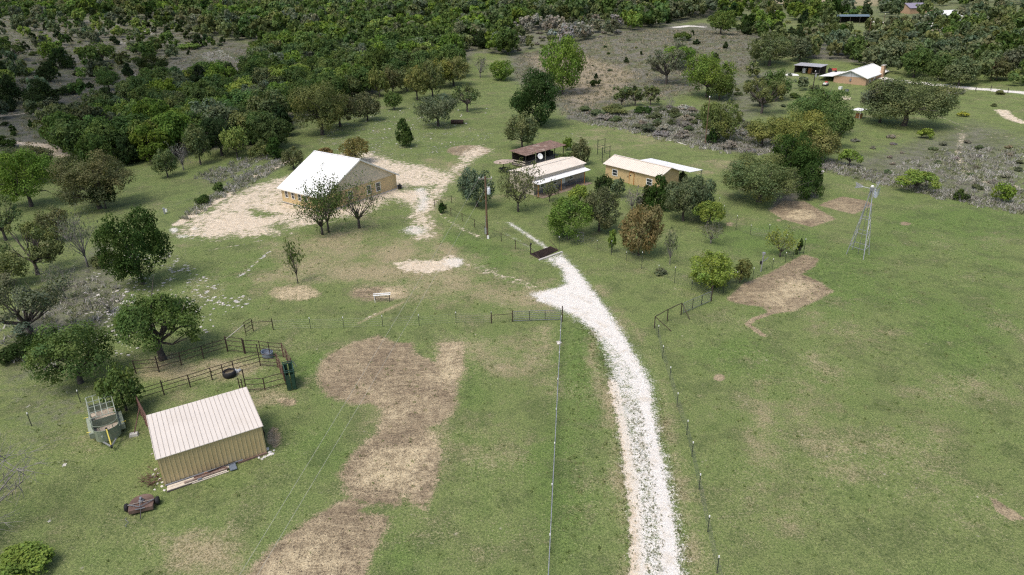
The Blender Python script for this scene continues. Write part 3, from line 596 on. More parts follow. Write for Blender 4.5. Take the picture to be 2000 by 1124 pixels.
T(B, 'small dark bush beside the crest bush', 'shrub', 1361, 87, 14, 12, 'bush', 'dark', 79)
T(O, 'grey olive oak with forked trunk on the green below the brick house', 'tree', 1487, 222, 84, 84, 'open', 'olive', 80, n=6000)
T(O, 'darker oak behind the grey olive one below the brick house', 'tree', 1515, 196, 60, 60, 'oak', 'mid', 81)
# --- gully trees
T(O, 'wide dark green crown in the gully below the brick house', 'tree', 1598, 262, 128, 84, 'oak', 'mid', 82, n=10000)
T(O, 'rusty olive oak with wide crown in the gully', 'tree', 1555, 306, 120, 88, 'oak', 'gold', 83, n=9000)
T(O, 'brownish oak at the near end of the rusty gully row', 'tree', 1488, 285, 70, 56, 'oak', 'gold', 84)
T(O, 'bright green crown among the rusty gully oaks', 'tree', 1630, 290, 60, 70, 'oak', 'mid', 85)
T(O, 'gold green oak at the upper end of the gully row', 'tree', 1600, 318, 76, 64, 'oak', 'gold', 86)
T(J, 'very dark tall tree behind the round olive garden tree', 'tree', 1545, 364, 108, 100, 'oak', 'deep', 87, n=9000)
T(J, 'dark dense tree beside the tilled beds', 'tree', 1578, 386, 62, 76, 'juniper', 'deep', 88)
T(O, 'olive oak with pale leaves standing behind the slender pole in the brush', 'tree', 1402, 276, 88, 84, 'oak', 'olive', 130, n=7000)
T(B, 'dark green cedar bush at the foot of the slender brown pole', 'shrub', 1390, 282, 28, 32, 'juniper', 'deep', 131)
T(O, 'round olive oak with golden leaves beside the tilled beds', 'tree', 1482, 394, 158, 96, 'oak', 'olive', 89, n=13000)
T(O, 'large spreading oak in front of the brick house', 'tree', 1765, 246, 170, 98, 'oak', 'olive', 90, n=12000)
T(O, 'bushy oak at the kennel end of the large spreading oak', 'tree', 1718, 240, 84, 80, 'oak', 'grey', 91)
T(B, 'lime green mesquite beyond the boundary fence, widest of the three there', 'shrub', 1787, 373, 86, 50, 'wide', 'lime', 92, n=3600)
T(B, 'lime green mesquite with two stems at the far end of the fence', 'shrub', 1955, 396, 44, 40, 'oak', 'lime', 93)
T(B, 'lime bush near the dead brush by the dark tree', 'shrub', 1658, 326, 46, 42, 'wide', 'lime', 94)
T(B, 'yellow green round bush on the pasture below the big spreading oak', 'shrub', 1806, 271, 36, 28, 'bush', 'lime', 95)
T(B, 'dark yucca like shrub with white stump at the boundary fence', 'shrub', 1876, 392, 32, 30, 'bush', 'deep', 96)
T(B, 'small yellow bush on the pasture by the sandy track', 'shrub', 1880, 228, 22, 14, 'bush', 'yellow', 97)
# --- garden
T(O, 'dense bright green round tree by the cattle guard', 'tree', 1110, 467, 110, 80, 'ball', 'bright', 100, n=12000)
T(O, 'dark reddish green tree behind the bright round tree', 'tree', 1170, 452, 84, 82, 'oak', 'brown', 101, n=8000)
T(O, 'rust orange leaved tree with two trunks inside the garden fence', 'tree', 1247, 499, 96, 112, 'ball', 'rust', 102, n=9000)
T(O, 'dark green tree in front of the cottage gable', 'tree', 1285, 412, 56, 74, 'juniper', 'deep', 103)
T(J, 'dark green bushy tree beside the grey bare shrub', 'tree', 1262, 408, 46, 50, 'juniper', 'dark', 104)
T(J, 'dark clipped bush before the cottage window', 'shrub', 1178, 384, 38, 44, 'oak', 'dark', 105)
T(O, 'tiny tree with bare trunk by the cottage wall', 'tree', 1205, 386, 30, 38, 'oak', 'sage', 106)
T('bare_tree', 'purple grey leafless shrub in the garden', 'shrub', 1234, 412, 46, 50, '', 'bare', 107, bare=2, n=200)
T(O, 'feathery grey green olive like tree near the cottage carport', 'tree', 1334, 432, 86, 88, 'oak', 'sage', 108, n=8000)
T(O, 'second feathery grey green tree behind the small lime tree', 'tree', 1368, 424, 66, 78, 'oak', 'sage', 109, n=6000)
T(O, 'small lime green tree over the pale stemmed bare tree', 'tree', 1383, 442, 68, 50, 'oak', 'lime', 110, n=5000)
T('bare_tree', 'pale stemmed bare fruit tree on the garden lawn', 'tree', 1388, 476, 52, 46, '', 'brown', 111, bare=2, n=380)
T(O, 'pale feathery light green tree near the trailer awning', 'tree', 1130, 412, 54, 58, 'wide', 'spring', 112, n=3000)
T(O, 'bright yellow green tree at the garden fence by the gate', 'tree', 1388, 562, 108, 72, 'ball', 'lime', 113, n=11000)
T(O, 'darker olive tree touching the bright yellow green garden tree', 'tree', 1445, 552, 42, 48, 'oak', 'olive', 114)
T('bare_tree', 'thin light green shrub inside the garden corner', 'shrub', 1523, 502, 54, 54, '', 'spring', 115, bare=1, n=900)
T(J, 'tiny dark cedar at the garden corner post', 'shrub', 1561, 497, 18, 32, 'cone', 'deep', 116)
T('bare_tree', 'sparse tall shrub with drooping tip on the garden lawn', 'shrub', 1308, 517, 30, 72, '', 'sage', 117, bare=2, n=160)
T('sapling', 'tiny sapling with a tuft of bright leaves beside the garden fence', 'tree', 1195, 494, 18, 46, 'oak', 'bright', 118, n=400)
T(B, 'wispy grey weed clump at the foot of the garden fence', 'shrub', 1290, 536, 30, 18, 'bush', 'grey', 119, n=200)
# --- by the trailer house
T(O, 'half bare oak with forked trunk in front of the trailer house', 'tree', 1012, 414, 84, 98, '', 'olive', 120, bare=1, n=2600)
T(O, 'leafy twin trunked oak behind the utility pole', 'tree', 932, 404, 76, 80, 'oak', 'sage', 121, n=6000)
T(O, 'small bare branched tree under the trailer awning', 'tree', 1073, 394, 34, 40, '', 'grey', 122, bare=1, n=500)
T(O, 'loose yellowish green tree behind the rusty porch roof', 'tree', 1020, 292, 72, 70, 'oak', 'olive', 123, n=4200)
T(J, 'dark oval shrub between the trailer house and the cottage', 'shrub', 1134, 322, 44, 54, 'ball', 'brown', 124)
T(B, 'small bright bush behind the rusty porch', 'shrub', 1109, 294, 22, 26, 'oak', 'bright', 125)
T(B, 'low green bush along the trailer house back wall', 'shrub', 1108, 318, 52, 30, 'bush', 'mid', 126)
T(B, 'small shrub inside the yard fence corner post', 'shrub', 866, 416, 18, 34, 'bush', 'deep', 127, n=500)
T(B, 'small potted red leaved bush under the cottage carport', 'shrub', 1334, 352, 18, 26, 'bush', 'brown', 128, n=500)
# --- dry hillside singles
for i, (x, y, w, h, k, c, lab) in enumerate([
    (298, 143, 74, 36, 'ball', 'dark', 'dark low oval juniper alone on the grey hillside'), (28, 118, 56, 36, 'wide', 'mid', 'flat topped green oak with thin trunks on the grey hillside'), (202, 122, 56, 40, 'oak', 'mid', 'round green oak on the grey hillside behind the oval juniper'),
    (122, 134, 56, 42, 'juniper', 'dark', 'dark juniper beside the round green oak on the hillside'), (98, 160, 50, 44, 'juniper', 'dark', 'dark juniper with grey dead side on the hillside'), (98, 118, 44, 34, 'oak', 'bright', 'bright oak behind the dark hillside junipers'),
    (22, 205, 66, 60, 'juniper', 'dark', 'dark juniper clump with grey twigs at the hillside edge'), (82, 206, 70, 54, 'juniper', 'dark', 'broad dark juniper clump above the sandy track'), (95, 208, 40, 24, 'bush', 'grey', 'grey bush at the foot of the dark juniper clump'),
    (130, 184, 46, 24, 'bush', 'dark', 'low dark juniper at the end of the hillside clump'), (214, 176, 48, 38, 'oak', 'mid', 'half grey oak alone on the hillside'), (216, 216, 54, 46, 'juniper', 'dark', 'dark juniper at the edge of the wood below the hillside'),
    (330, 172, 44, 34, 'juniper', 'dark', 'dark juniper behind the bright wood edge'), (395, 182, 66, 58, 'cone', 'dark', 'pointed dark cedar between hillside and wood'), (500, 180, 62, 56, 'juniper', 'dark', 'dark cedar at the end of the white ledge'),
    (30, 146, 70, 22, 'bush', 'spring', 'yellow green thicket on the hillside'), (105, 268, 44, 28, 'bush', 'mid', 'green bush beside the sandy track'), (28, 264, 22, 22, 'cone', 'deep', 'small dark cedar beside the sandy track'), (10, 246, 22, 12, 'bush', 'dark', 'low dark bush above the sandy track'), (8, 288, 50, 30, 'bush', 'deep', 'dark spreading bush below the sandy track'), (62, 250, 14, 16, 'cone', 'deep', 'tiny cedar above the sandy track'),
    (176, 172, 16, 14, 'bush', 'dark', 'tiny dark juniper in the middle of the hillside'), (150, 148, 16, 10, 'bush', 'dark', 'tiny low juniper near the dead hillside juniper'), (270, 98, 56, 16, 'bush', 'spring', 'bright low thicket above the oval juniper'), (158, 112, 20, 20, 'oak', 'spring', 'small bright tree beside the round hillside oak'), (370, 96, 46, 18, 'bush', 'spring', 'yellowish thicket behind the white ledge'), (388, 92, 30, 26, 'juniper', 'dark', 'dark juniper behind the white ledge')]):
    T(J if c == 'dark' and k != 'bush' else (B if k == 'bush' else O), lab, 'shrub' if k == 'bush' else 'tree', x, y, w, h, k, c, 200 + i)
# ------------------------------------------------------------------ the woods: trees standing close together
LOWV = {}
for kind, nv in (('oak', 5), ('juniper', 3), ('wide', 2), ('bush', 2)):
    for v in range(nv):
        for lod, (n, sz) in enumerate(((6500, .062), (2600, .092))):
            g, C, V, Q, tt = make_crown(900 + v + 31 * len(kind), kind, n, sz)
            b = wood(g, C, WOODARG[kind][0], WOODARG[kind][1], 6); tv = np.array(b.v); tq = np.array([(f + (f[-1],))[:4] for f in b.f if len(f) == 4]); o = len(V)
            LOWV[kind, v, lod] = fast_mesh('tree', np.concatenate([V, tv]), np.concatenate([Q, tq + o]), [m_leaf, m_bark], np.concatenate([np.zeros(len(Q)), np.ones(len(tq))]), np.concatenate([tt, np.ones((len(tq), 3))]))
NV = dict(oak=5, juniper=3, wide=2, bush=2)
placed = []
def inpoly(poly, x, y):
    c = False; n = len(poly)
    for i in range(n):
        x0, y0 = poly[i]; x1, y1 = poly[(i + 1) % n]
        if (y0 > y) != (y1 > y) and x < (x1 - x0) * (y - y0) / (y1 - y0 + 1e-12) + x0: c = not c
    return c
TAKEN = [(o.location.x, o.location.y, o.scale[0]) for o in COL.objects if o.type == 'EMPTY' and o.get('category') in ('tree', 'shrub')]
KEEP = []
def scatter(poly, gap, rmin, rmax, palette, kinds, tries, region, seed, edge=0.0):
    """trees at random on the ground, no nearer each other than gap, whose foot shows inside the pixel outline poly"""
    g = np.random.default_rng(seed); xs = [p[0] for p in poly]; ys = [p[1] for p in poly]
    W_ = np.array([at(x, max(y, 2))[:2] for x, y in poly]); lo, hi = W_.min(0), W_.max(0); grid = {}
    for x, y, r in TAKEN + [(q[0], q[1], q[2]) for q in placed]:
        grid.setdefault((int(x // gap), int(y // gap)), []).append((x, y, r * .55 if (x, y, r) in TAKEN else 0))
    X = g.uniform(lo[0], hi[0], tries); Y = g.uniform(lo[1], hi[1], tries); Z = zg(X, Y); PX, PY, D = proj(np.stack([X, Y, Z], 1))
    for x, y, z, px, py in zip(X, Y, Z, PX, PY):
        if not inpoly(poly, px, py): continue
        cx, cy = int(x // gap), int(y // gap); bad = False
        for i in (-1, 0, 1):
            for j in (-1, 0, 1):
                for a in grid.get((cx + i, cy + j), ()):
                    if (a[0] - x) ** 2 + (a[1] - y) ** 2 < (gap + a[2]) ** 2: bad = True
        if bad or any(inpoly(kp, px, py) for kp in KEEP): continue
        grid.setdefault((cx, cy), []).append((x, y, 0)); kd = kinds[g.integers(len(kinds))]; c = palette[g.integers(len(palette))]
        if kd == 'juniper': c = 'dark'
        r = g.uniform(rmin, rmax) * (.72 if kd == 'juniper' else 1) * (.55 if kd == 'bush' else 1)
        placed.append((x, y, r, z, kd, c, region, math.hypot(x, y)))
KEEP += [[(880, 108), (960, 96), (985, 125), (905, 150)], [(800, 6), (850, 2), (860, 18), (805, 24)], [(560, 12), (620, 8), (600, 24)], [(1060, 18), (1110, 10), (1100, 26)]]
KEEP += [[(470, 80), (520, 95), (505, 150), (480, 175), (380, 170), (260, 190), (330, 120)]]
WD = ['mid'] * 6 + ['forest'] * 5 + ['bright'] * 3 + ['olive'] * 2 + ['spring', 'grey', 'sage']
scatter([(480, 165), (520, 92), (700, 60), (930, 60), (1000, 108), (930, 110), (900, 150), (780, 160), (690, 200), (560, 225), (545, 292), (490, 296), (440, 288), (410, 282), (300, 322), (190, 334), (110, 285), (235, 205), (330, 178)], 5.0, 3.3, 5.2, WD, ['oak'] * 8 + ['juniper'], 30000, 'valley', 1)
scatter([(1000, 62), (1190, 38), (1210, 66), (1010, 104)], 5, 2.0, 3.8, ['ash', 'bare', 'grey', 'olive', 'ash'], ['bush', 'oak'], 4000, 'woodedge', 15)
scatter([(480, -30), (1425, -30), (1400, 28), (1240, 62), (1000, 105), (520, 95), (380, 62), (470, 30)], 6.4, 3.6, 5.8, ['mid'] * 4 + ['forest'] * 4 + ['olive'] * 3 + ['bright', 'bright', 'sage', 'sage', 'grey', 'grey'], ['oak'] * 8 + ['juniper'], 70000, 'ridge', 2)
scatter([(-40, -30), (490, -30), (470, 40), (380, 60), (200, 38), (-40, 28)], 5.6, 2.6, 4.8, ['mid', 'mid', 'olive', 'grey', 'brown', 'deep', 'bright'], ['oak', 'oak', 'oak', 'juniper', 'bush'], 40000, 'hill', 3)
scatter([(-40, 28), (200, 38), (380, 60), (480, 100), (330, 170), (230, 200), (120, 260), (-40, 225)], 5.6, 1.4, 3.6, ['olive', 'grey', 'mid', 'mid', 'spring', 'sage'], ['bush', 'juniper', 'oak', 'oak', 'bush'], 14000, 'slope', 4)
scatter([(1740, 60), (2040, 40), (2040, 168), (1880, 170), (1735, 150), (1640, 118), (1560, 122), (1530, 100), (1700, 95)], 6.6, 2.9, 4.6, ['olive', 'olive', 'grey', 'mid', 'sage', 'sage', 'brown'], ['oak'], 30000, 'homestead', 5)
scatter([(1400, 5), (1700, 14), (1690, 35), (1600, 45), (1640, 60), (1720, 70), (1560, 95), (1420, 60)], 7.0, 2.4, 4.6, ['olive', 'mid', 'grey', 'bright', 'deep'], ['oak', 'oak', 'bush', 'juniper'], 12000, 'far', 6)
KEEP += [[(1685, 36), (1920, 36), (2020, 84), (1850, 92), (1690, 78)], [(1806, 15), (1905, 15), (1905, 92), (1806, 92)], [(1610, 25), (1690, 25), (1690, 62), (1610, 62)], [(1755, 10), (1800, 10), (1800, 44), (1755, 44)]]
scatter([(1720, -5), (2040, -30), (2040, 90), (1850, 70), (1720, 62)], 9.5, 2.8, 4.8, ['mid', 'olive', 'sage', 'sage', 'grey'], ['oak'] * 5 + ['juniper'], 30000, 'farright', 7)
scatter([(1110, 216), (1200, 222), (1300, 205), (1430, 225), (1560, 290), (1470, 300), (1340, 278), (1260, 258)], 4.2, 1.8, 4.2, ['ash', 'ash', 'sage', 'grey', 'ash', 'grey'], ['bush'], 6000, 'brush', 8)
scatter([(1430, 20), (1480, 10), (1500, -5), (1420, -5)], 7, 3, 4.5, ['mid', 'deep'], ['oak'], 6000, 'far', 9)
scatter([(1130, 90), (1420, 60), (1470, 140), (1300, 195), (1180, 190)], 11, 1.0, 2.2, ['grey', 'deep', 'olive'], ['bush', 'juniper'], 1500, 'knoll', 10)
scatter([(1440, 150), (1560, 145), (1600, 190), (1540, 240), (1440, 250), (1420, 200)], 6, 1.6, 3.4, ['grey', 'mid', 'olive', 'sage'], ['bush', 'oak', 'bush'], 1500, 'gully', 11)
scatter([(1660, 270), (1800, 265), (1990, 290), (1990, 395), (1830, 370), (1680, 330)], 5.5, .9, 2.0, ['grey', 'sage', 'ash', 'ash'], ['bush'], 3500, 'rough', 12)
scatter([(1850, 170), (2030, 172), (2030, 215), (1860, 205)], 8, 1.4, 3.0, ['grey', 'mid', 'olive'], ['bush', 'oak'], 900, 'lane', 13)
scatter([(0, 600), (130, 560), (190, 640), (200, 700), (60, 760), (0, 760)], 5, .7, 1.5, ['grey', 'deep', 'sage'], ['bush'], 500, 'leftrough', 14)
placed.sort(key=lambda q: q[7] / (1 + .3 * q[2]))
LAB = {'woodedge': ('{c} {t} at the pale edge of the ridge wood above the tan grass', 'pale edge of the ridge wood'), 'knoll': ('{c} {t} dotted over the dry knoll', 'growth dotted over the knoll'), 'gully': ('{c} {t} in the gully below the brick house', 'growth in the gully'), 'rough': ('{c} {t} on the rough ground beyond the boundary fence', 'growth beyond the boundary fence'), 'lane': ('{c} {t} beside the lane past the brick house', 'growth by the lane'), 'leftrough': ('low {c} {t} in the rough grass under the grey limbed oak', 'growth under the grey limbed oak'), 'valley': ('{c} {t} in the dense wood beyond the white roofed farmhouse', 'dense wood beyond the farmhouse'), 'ridge': ('{c} {t} in the wood climbing the ridge behind the dry knoll', 'wood on the ridge'), 'hill': ('{c} {t} in the woods crowning the grey hillside', 'woods above the grey hillside'),
       'slope': ('{c} {t} dotted over the open grey hillside', 'growth dotted over the hillside'), 'homestead': ('{c} {t} in the grove around the brick house and its lane', 'grove round the brick house'), 'far': ('{c} {t} on the far grassland before the tan field', 'trees of the far grassland'), 'farright': ('{c} {t} around the farthest white house', 'trees round the farthest house'), 'brush': ('{c} {t} in the brushy strip behind the cottage lawn', 'brush behind the cottage lawn')}
CN = dict(mid='mid green', deep='deep green', bright='bright green', olive='olive', spring='yellow green', grey='grey green', brown='brownish green', dark='dark', gold='golden green', bare='bare grey', ash='ash grey', forest='dark forest green', sage='sage green')
count = {}; farleft = []
for i, (x, y, r, z, kd, c, reg, d) in enumerate(placed):
    nm = {'oak': O, 'wide': O, 'juniper': J, 'bush': B}[kd]; count[nm] = count.get(nm, 0) + 1
    if count[nm] > {O: 200, J: 110, B: 150}[nm]: farleft.append((x, y, r, z, kd, c)); continue
    o = bpy.data.objects.new(nm, LOWV[kd, i % NV[kd], 0 if d < 260 else 1]); COL.objects.link(o); o.location = (x, y, z - .05)
    hh = r * random.uniform(1.0, 1.3) * (1.15 if kd == 'juniper' else 1.0) * (.62 if kd == 'bush' else 1); o.scale = (r, r * random.uniform(.9, 1.1), hh); o.rotation_euler = (0, 0, random.uniform(0, 6.283)); o.color = jitter(GREEN[c], .14)
    f, grp = LAB[reg]; t = {O: 'oak', J: 'juniper', B: 'bush'}[nm]; tag(o, f.format(c=CN[c], t=t), 'shrub' if nm == B else 'tree', CN[c] + ' ' + t + ' ' + grp)
# the farthest part of the wood, one mass
FV, FQ, FT, FM = [], [], [], []; off = 0
for i, (x, y, r, z, kd, c) in enumerate(farleft):
    g = np.random.default_rng(5000 + i); C = crown_clumps(g, kd)[:14]; V, Q, tt = leaves(g, C, 620, .155); V = V * np.array([r, r, r * g.uniform(1.0, 1.3) * (.62 if kd == 'bush' else 1)]) + (x, y, z)
    FV.append(V); FQ.append(Q + off); off += len(V); FT.append(tt * np.array(jitter(GREEN[c], .14)[:3])); 
if FV:
    o = bpy.data.objects.new('far_wood', fast_mesh('far_wood', np.concatenate(FV), np.concatenate(FQ), [m_leaf], tint=np.concatenate(FT))); COL.objects.link(o); o['kind'] = 'stuff'; o['label'] = 'far wood covering the hills up to the skyline'
print('woods', len(placed), count, len(farleft))
# ------------------------------------------------------------------ buildings (local frame: x along the front wall, y into the house)
def window(par, x, y, z0, z1, w, axis='x', sgn=-1, frame=None, sash=True):
    """frame proud of the wall, dark pane inside it; axis = the wall's direction, sgn = which way the wall faces"""
    f = MB(); t = .11; d = .07; zc = (z0 + z1) / 2; h = z1 - z0
    def B_(m, cx, cz, ww, hh, off, dd):
        if axis == 'x': m.box((x + cx, y + sgn * off, cz), (ww, dd, hh))
        else: m.box((x + sgn * off, y + cx, cz), (dd, ww, hh))
    for cx in (-w / 2 + t / 2, w / 2 - t / 2): B_(f, cx, zc, t, h, d / 2 - .01, d)
    for cz in (z0 + t / 2, z1 - t / 2): B_(f, 0, cz, w - 2 * t - .002, t, d / 2 - .012, d)
    if sash: B_(f, 0, zc, w - 2 * t - .002, .06, d / 2 - .02, .05)
    o = f.build('window', frame or m_trim, par); g = MB(); B_(g, 0, zc, w - 2 * t + .01, h - 2 * t + .01, .012, .02); g.build('pane', m_glass, o); return o
def gable_house(name, label, cat, x, y, ang, L, W_, he, hr, oe, og, m_wall, m_roof, m_gab=None, ribs=.6, rib_h=.035, ridge_mat=None, z=0.0, trim=None):
    par = thing(name, label, cat, (x, y, z), ang); sl = (hr - he) / (W_ / 2)
    w = MB()
    for (c, d) in (((L / 2, .08, he / 2), (L, .16, he)), ((L / 2, W_ - .08, he / 2), (L, .16, he)), ((.08, W_ / 2, he / 2), (.16, W_ - .324, he)), ((L - .08, W_ / 2, he / 2), (.16, W_ - .324, he))): w.box(c, d)
    if not m_gab:
        for gx in (0.0, L - .16): w.poly([(gx, .001, he + .002), (gx, W_ - .001, he + .002), (gx, W_ / 2, hr - .03)], (.16, 0, 0))
    w.build('wall', m_wall, par)
    if m_gab:
        for gx in (-.02, L - .14):
            gm = MB(); gm.poly([(gx, .0, he + .003), (gx, W_, he + .003), (gx, W_ / 2, hr - .03)], (.16, 0, 0)); gm.build('gable', m_gab, par)
    r = MB(); th = .07; e = he - oe * sl
    for sgn in (1, -1):
        ey = -oe if sgn == 1 else W_ + oe
        r.poly([(-og, ey, e + .03), (L + og, ey, e + .03), (L + og, W_ / 2, hr + .03), (-og, W_ / 2, hr + .03)], (0, 0, th))
        n = int((L + 2 * og) / ribs)
        for i in range(n + 1):
            rx = -og + .02 + (L + 2 * og - .04) * i / n; r.beam((rx, ey + sgn * .01, e + .03 + th + rib_h / 2), (rx, W_ / 2 - sgn * .02, hr + .03 + th + rib_h / 2), .045, rib_h)
    ro = r.build('roof', m_roof, par)
    c = MB(); c.beam((-og - .01, W_ / 2, hr + .13), (L + og + .01, W_ / 2, hr + .13), .34, .04); c.build('ridge_cap', ridge_mat or m_roof, ro)
    if trim:
        t = MB()
        for gx in (-og - .02, L + og + .02):
            for sgn, ey in ((1, -oe), (-1, W_ + oe)): t.beam((gx, ey, e - .02), (gx, W_ / 2, hr - .02), .05, .2)
        t.beam((-og, -oe - .03, e - .01), (L + og, -oe - .03, e - .01), .05, .16); t.beam((-og, W_ + oe + .03, e - .01), (L + og, W_ + oe + .03, e - .01), .05, .16)
        t.build('fascia', trim, ro)
    return par
# farmhouse
fh = gable_house('farmhouse', 'ochre stucco farmhouse with large white metal roof on bare sandy ground', 'house', -38.677, 112.194, -.636, 10.823, 16.371, 2.652, 6.962, .474, .406, m_stucco, m_white_metal, m_gable, .45, .03, None, 0, m_trim)
for wx in (1.35, 3.05, 4.78, 6.4): window(fh, wx, 0, .95, 2.2, .85)
window(fh, 10.823, 11.9, .62, 2.2, 1.15, 'y', 1); window(fh, 10.823, 9.75, .62, 2.2, 1.0, 'y', 1); window(fh, 10.823, 5.6, .75, 2.2, 1.0, 'y', 1)
d_ = MB(); d_.box((10.85, 3.2, 1.05), (.06, .95, 2.1)); do = d_.build('door', m_ochre_wood, fh); k_ = MB(); k_.lathe((10.9, 3.5, 1.0), [(0, -.04), (.04, -.03), (.04, .03), (0, .04)], 8); k_.build('handle', m_dgalv, do)
ft = MB(); ft.box((5.41, 8.185, .06), (11.0, 16.55, .12)); ft.build('foundation', m_conc, fh)
# cottage
ct = gable_house('cottage', 'small ochre board cottage with ribbed tan roof behind the garden trees', 'house', 17.744, 123.806, -.89, 12.648, 5.222, 2.613, 3.624, .392, .355, m_ochre_wood, m_tan_metal, None, .42, .045, m_tan_metal, -.05)
for wx, wz in ((2.35, .72), (10.45, .62)): window(ct, wx, 0, wz, wz + 1.2, 1.3, frame=m_whitep)
dd = MB(); dd.box((6.4, -.03, 1.0), (.95, .06, 2.0)); do = dd.build('door', M('ochre_door', (.58, .43, .22), .6), ct)
df = MB()
for dx in (-.53, .53): df.box((6.4 + dx, -.045, 1.03), (.1, .09, 2.1))
df.box((6.4, -.046, 2.1), (.96, .09, .1)); df.box((6.4, -.05, 2.32), (.6, .06, .22)); df.build('door_frame', m_orange, do)
dk = MB(); dk.box((6.1, -.07, 1.55), (.32, .02, .18)); dk.build('door_light', m_glass, do); sl = MB(); sl.box((5.55, -.06, 1.25), (.14, .1, .22)); sl.build('wall_lamp', m_black, ct)
# carport behind the cottage
cp = thing('carport', 'flat white metal carport roof on thin posts behind the cottage', 'carport', (17.744, 123.806, 0), -.89)
def loc(ox, oy, ang, px, py, h=0):
    p = at(px, py, h); dx, dy = p[0] - ox, p[1] - oy; return (dx * math.cos(ang) + dy * math.sin(ang), -dx * math.sin(ang) + dy * math.cos(ang), h)
r_ = MB(); a0, a1, b0, b1 = 2.9, 14.6, 5.75, 9.4
r_.poly([(a0, b0, 2.62), (a1, b0, 2.62), (a1, b1, 2.38), (a0, b1, 2.38)], (0, 0, .05))
for i in range(22): rx = a0 + .05 + (a1 - a0 - .1) * i / 21; r_.beam((rx, b0 + .02, 2.69), (rx, b1 - .02, 2.45), .05, .035)
r_.build('roof', m_white_metal, cp)
for px_ in (a0 + .2, 6.8, 10.6, a1 - .2):
    q = MB(); q.beam((px_, b1 - .15, -.05), (px_, b1 - .15, 2.37), .09); q.build('post', m_dgalv, cp)
q = MB(); q.beam((a0, b1 - .15, 2.33), (a1, b1 - .15, 2.33), .08, .12); q.build('beam', m_dgalv, cp)
# trailer house with awning
th = gable_house('trailer_house', 'long narrow house with low tan roof and a white awning along its front', 'house', 4.09, 112.74, .75, 13.0, 6.0, 3.2, 3.75, .22, .25, M('grey_tan_siding', (.47, .42, .34), .8, 0, .12, 2), m_tan_metal, None, .5, .03)
for wx in (2.0, 5.2, 9.4): window(th, wx, 0, 1.0, 1.9, 1.0, frame=m_whitep)
q = MB(); q.box((7.3, -.03, 1.0), (.9, .06, 2.0)); q.build('door', m_whitep, th)
q = MB(); q.poly([(-.5, -1.55, 2.28), (12.9, -1.55, 2.28), (12.9, -.02, 2.5), (-.5, -.02, 2.5)], (0, 0, .05))
for i in range(26): rx = -.42 + 13.2 * i / 25; q.beam((rx, -1.53, 2.35), (rx, -.05, 2.57), .04, .03)
aw = q.build('awning', m_white_metal, th)
for wx in (-.4, 5.3, 11.4): q = MB(); q.beam((wx, -1.42, 0), (wx, -1.42, 2.27), .11); q.build('awning_post', m_orange, th)
q = MB(); q.box((6.2, -1.2, .04), (12.8, 2.3, .08)); q.build('patio', M('patio_soil', (.21, .16, .12), .95, 0, .3, 3), th)
q = MB(); q.box((6.5, -.04, .35), (12.96, .05, .7)); q.build('skirting', m_dgalv, th)
so_ = thing('satellite_dish', 'white satellite dish on a short mast above the tan roof', 'dish', at(1055, 333), 0)
q = MB(); q.tube([(0, 0, 0), (0, 0, 2.6)], .04, 8); q.build('mast', m_dgalv, so_); q = MB(); q.lathe((0, 0, 0), [(0, -.14), (.3, -.10), (.5, -.02), (.58, .06), (.55, .07), (.3, -.05), (0, -.09)], 18); ds = q.build('dish', m_whitep, so_, True); ds.location = (0, -.12, 2.75); ds.rotation_euler = (math.radians(62), 0, .5)
# rusty roofed porch
pc = thing('porch', 'open timber porch with rusty sheet roof and pale rails behind the trailer house', 'porch', (3.2, 131.6, 0), .80)
q = MB(); q.poly([(-.4, -.4, 2.45), (11.9, -.4, 2.45), (11.9, 4.0, 2.85), (-.4, 4.0, 2.85)], (0, 0, .05))
for i in range(22): rx = -.35 + 12.2 * i / 21; q.beam((rx, -.38, 2.52), (rx, 3.98, 2.92), .05, .03)
q.build('roof', m_rust, pc)
for wx in (0, 2.9, 5.8, 8.7, 11.4):
    for wy in (0, 3.6): q = MB(); q.beam((wx, wy, 0), (wx, wy, 2.46 + wy * .09), .13); q.build('post', m_paleboard if wx in (2.9, 5.8) and wy == 0 else m_darkwood, pc)
q = MB(); q.box((5.7, 1.8, .2), (11.6, 3.9, .16)); q.build('deck', m_oldwood, pc)
for wz in (.65, 1.1): q = MB(); q.beam((-.05, .1, wz), (-.05, 3.5, wz), .05, .14); q.build('rail', m_paleboard, pc)
for wz in (.65, 1.1): q = MB(); q.beam((.1, -.05, wz), (2.8, -.05, wz), .05, .12); q.build('rail', m_oldwood, pc)
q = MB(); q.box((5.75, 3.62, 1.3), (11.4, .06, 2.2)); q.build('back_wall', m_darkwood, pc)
for i, wx in enumerate((4.4, 7.3, 9.9)): q = MB(); q.box((wx, 2.4, .68), (1.5, .8, .8)).box((wx, 2.4, 1.12), (1.6, .9, .07)); q.build('workbench', m_darkwood, pc)
cn = thing('shade_canopy', 'low rusty canopy on one post beside the porch', 'canopy', at(984, 336), .6)
q = MB(); q.lathe((0, 0, 0), [(0, 2.35), (1.0, 2.22), (2.1, 2.0), (2.1, 1.96), (1.0, 2.17), (0, 2.3)], 10, 1, .8); q.build('roof', M('dusty_rusty_sheet', (.40, .32, .26), .9, 0, .3, 1.5), cn); q = MB(); q.tube([(0, 0, -.05), (0, 0, 2.3)], .08, 7); q.build('post', m_darkwood, cn)
q = MB(); q.lathe((0, 0, 0), [(0, .72), (1.0, .72), (1.0, .66), (0, .66)], 12); q.build('table', m_darkwood, cn)
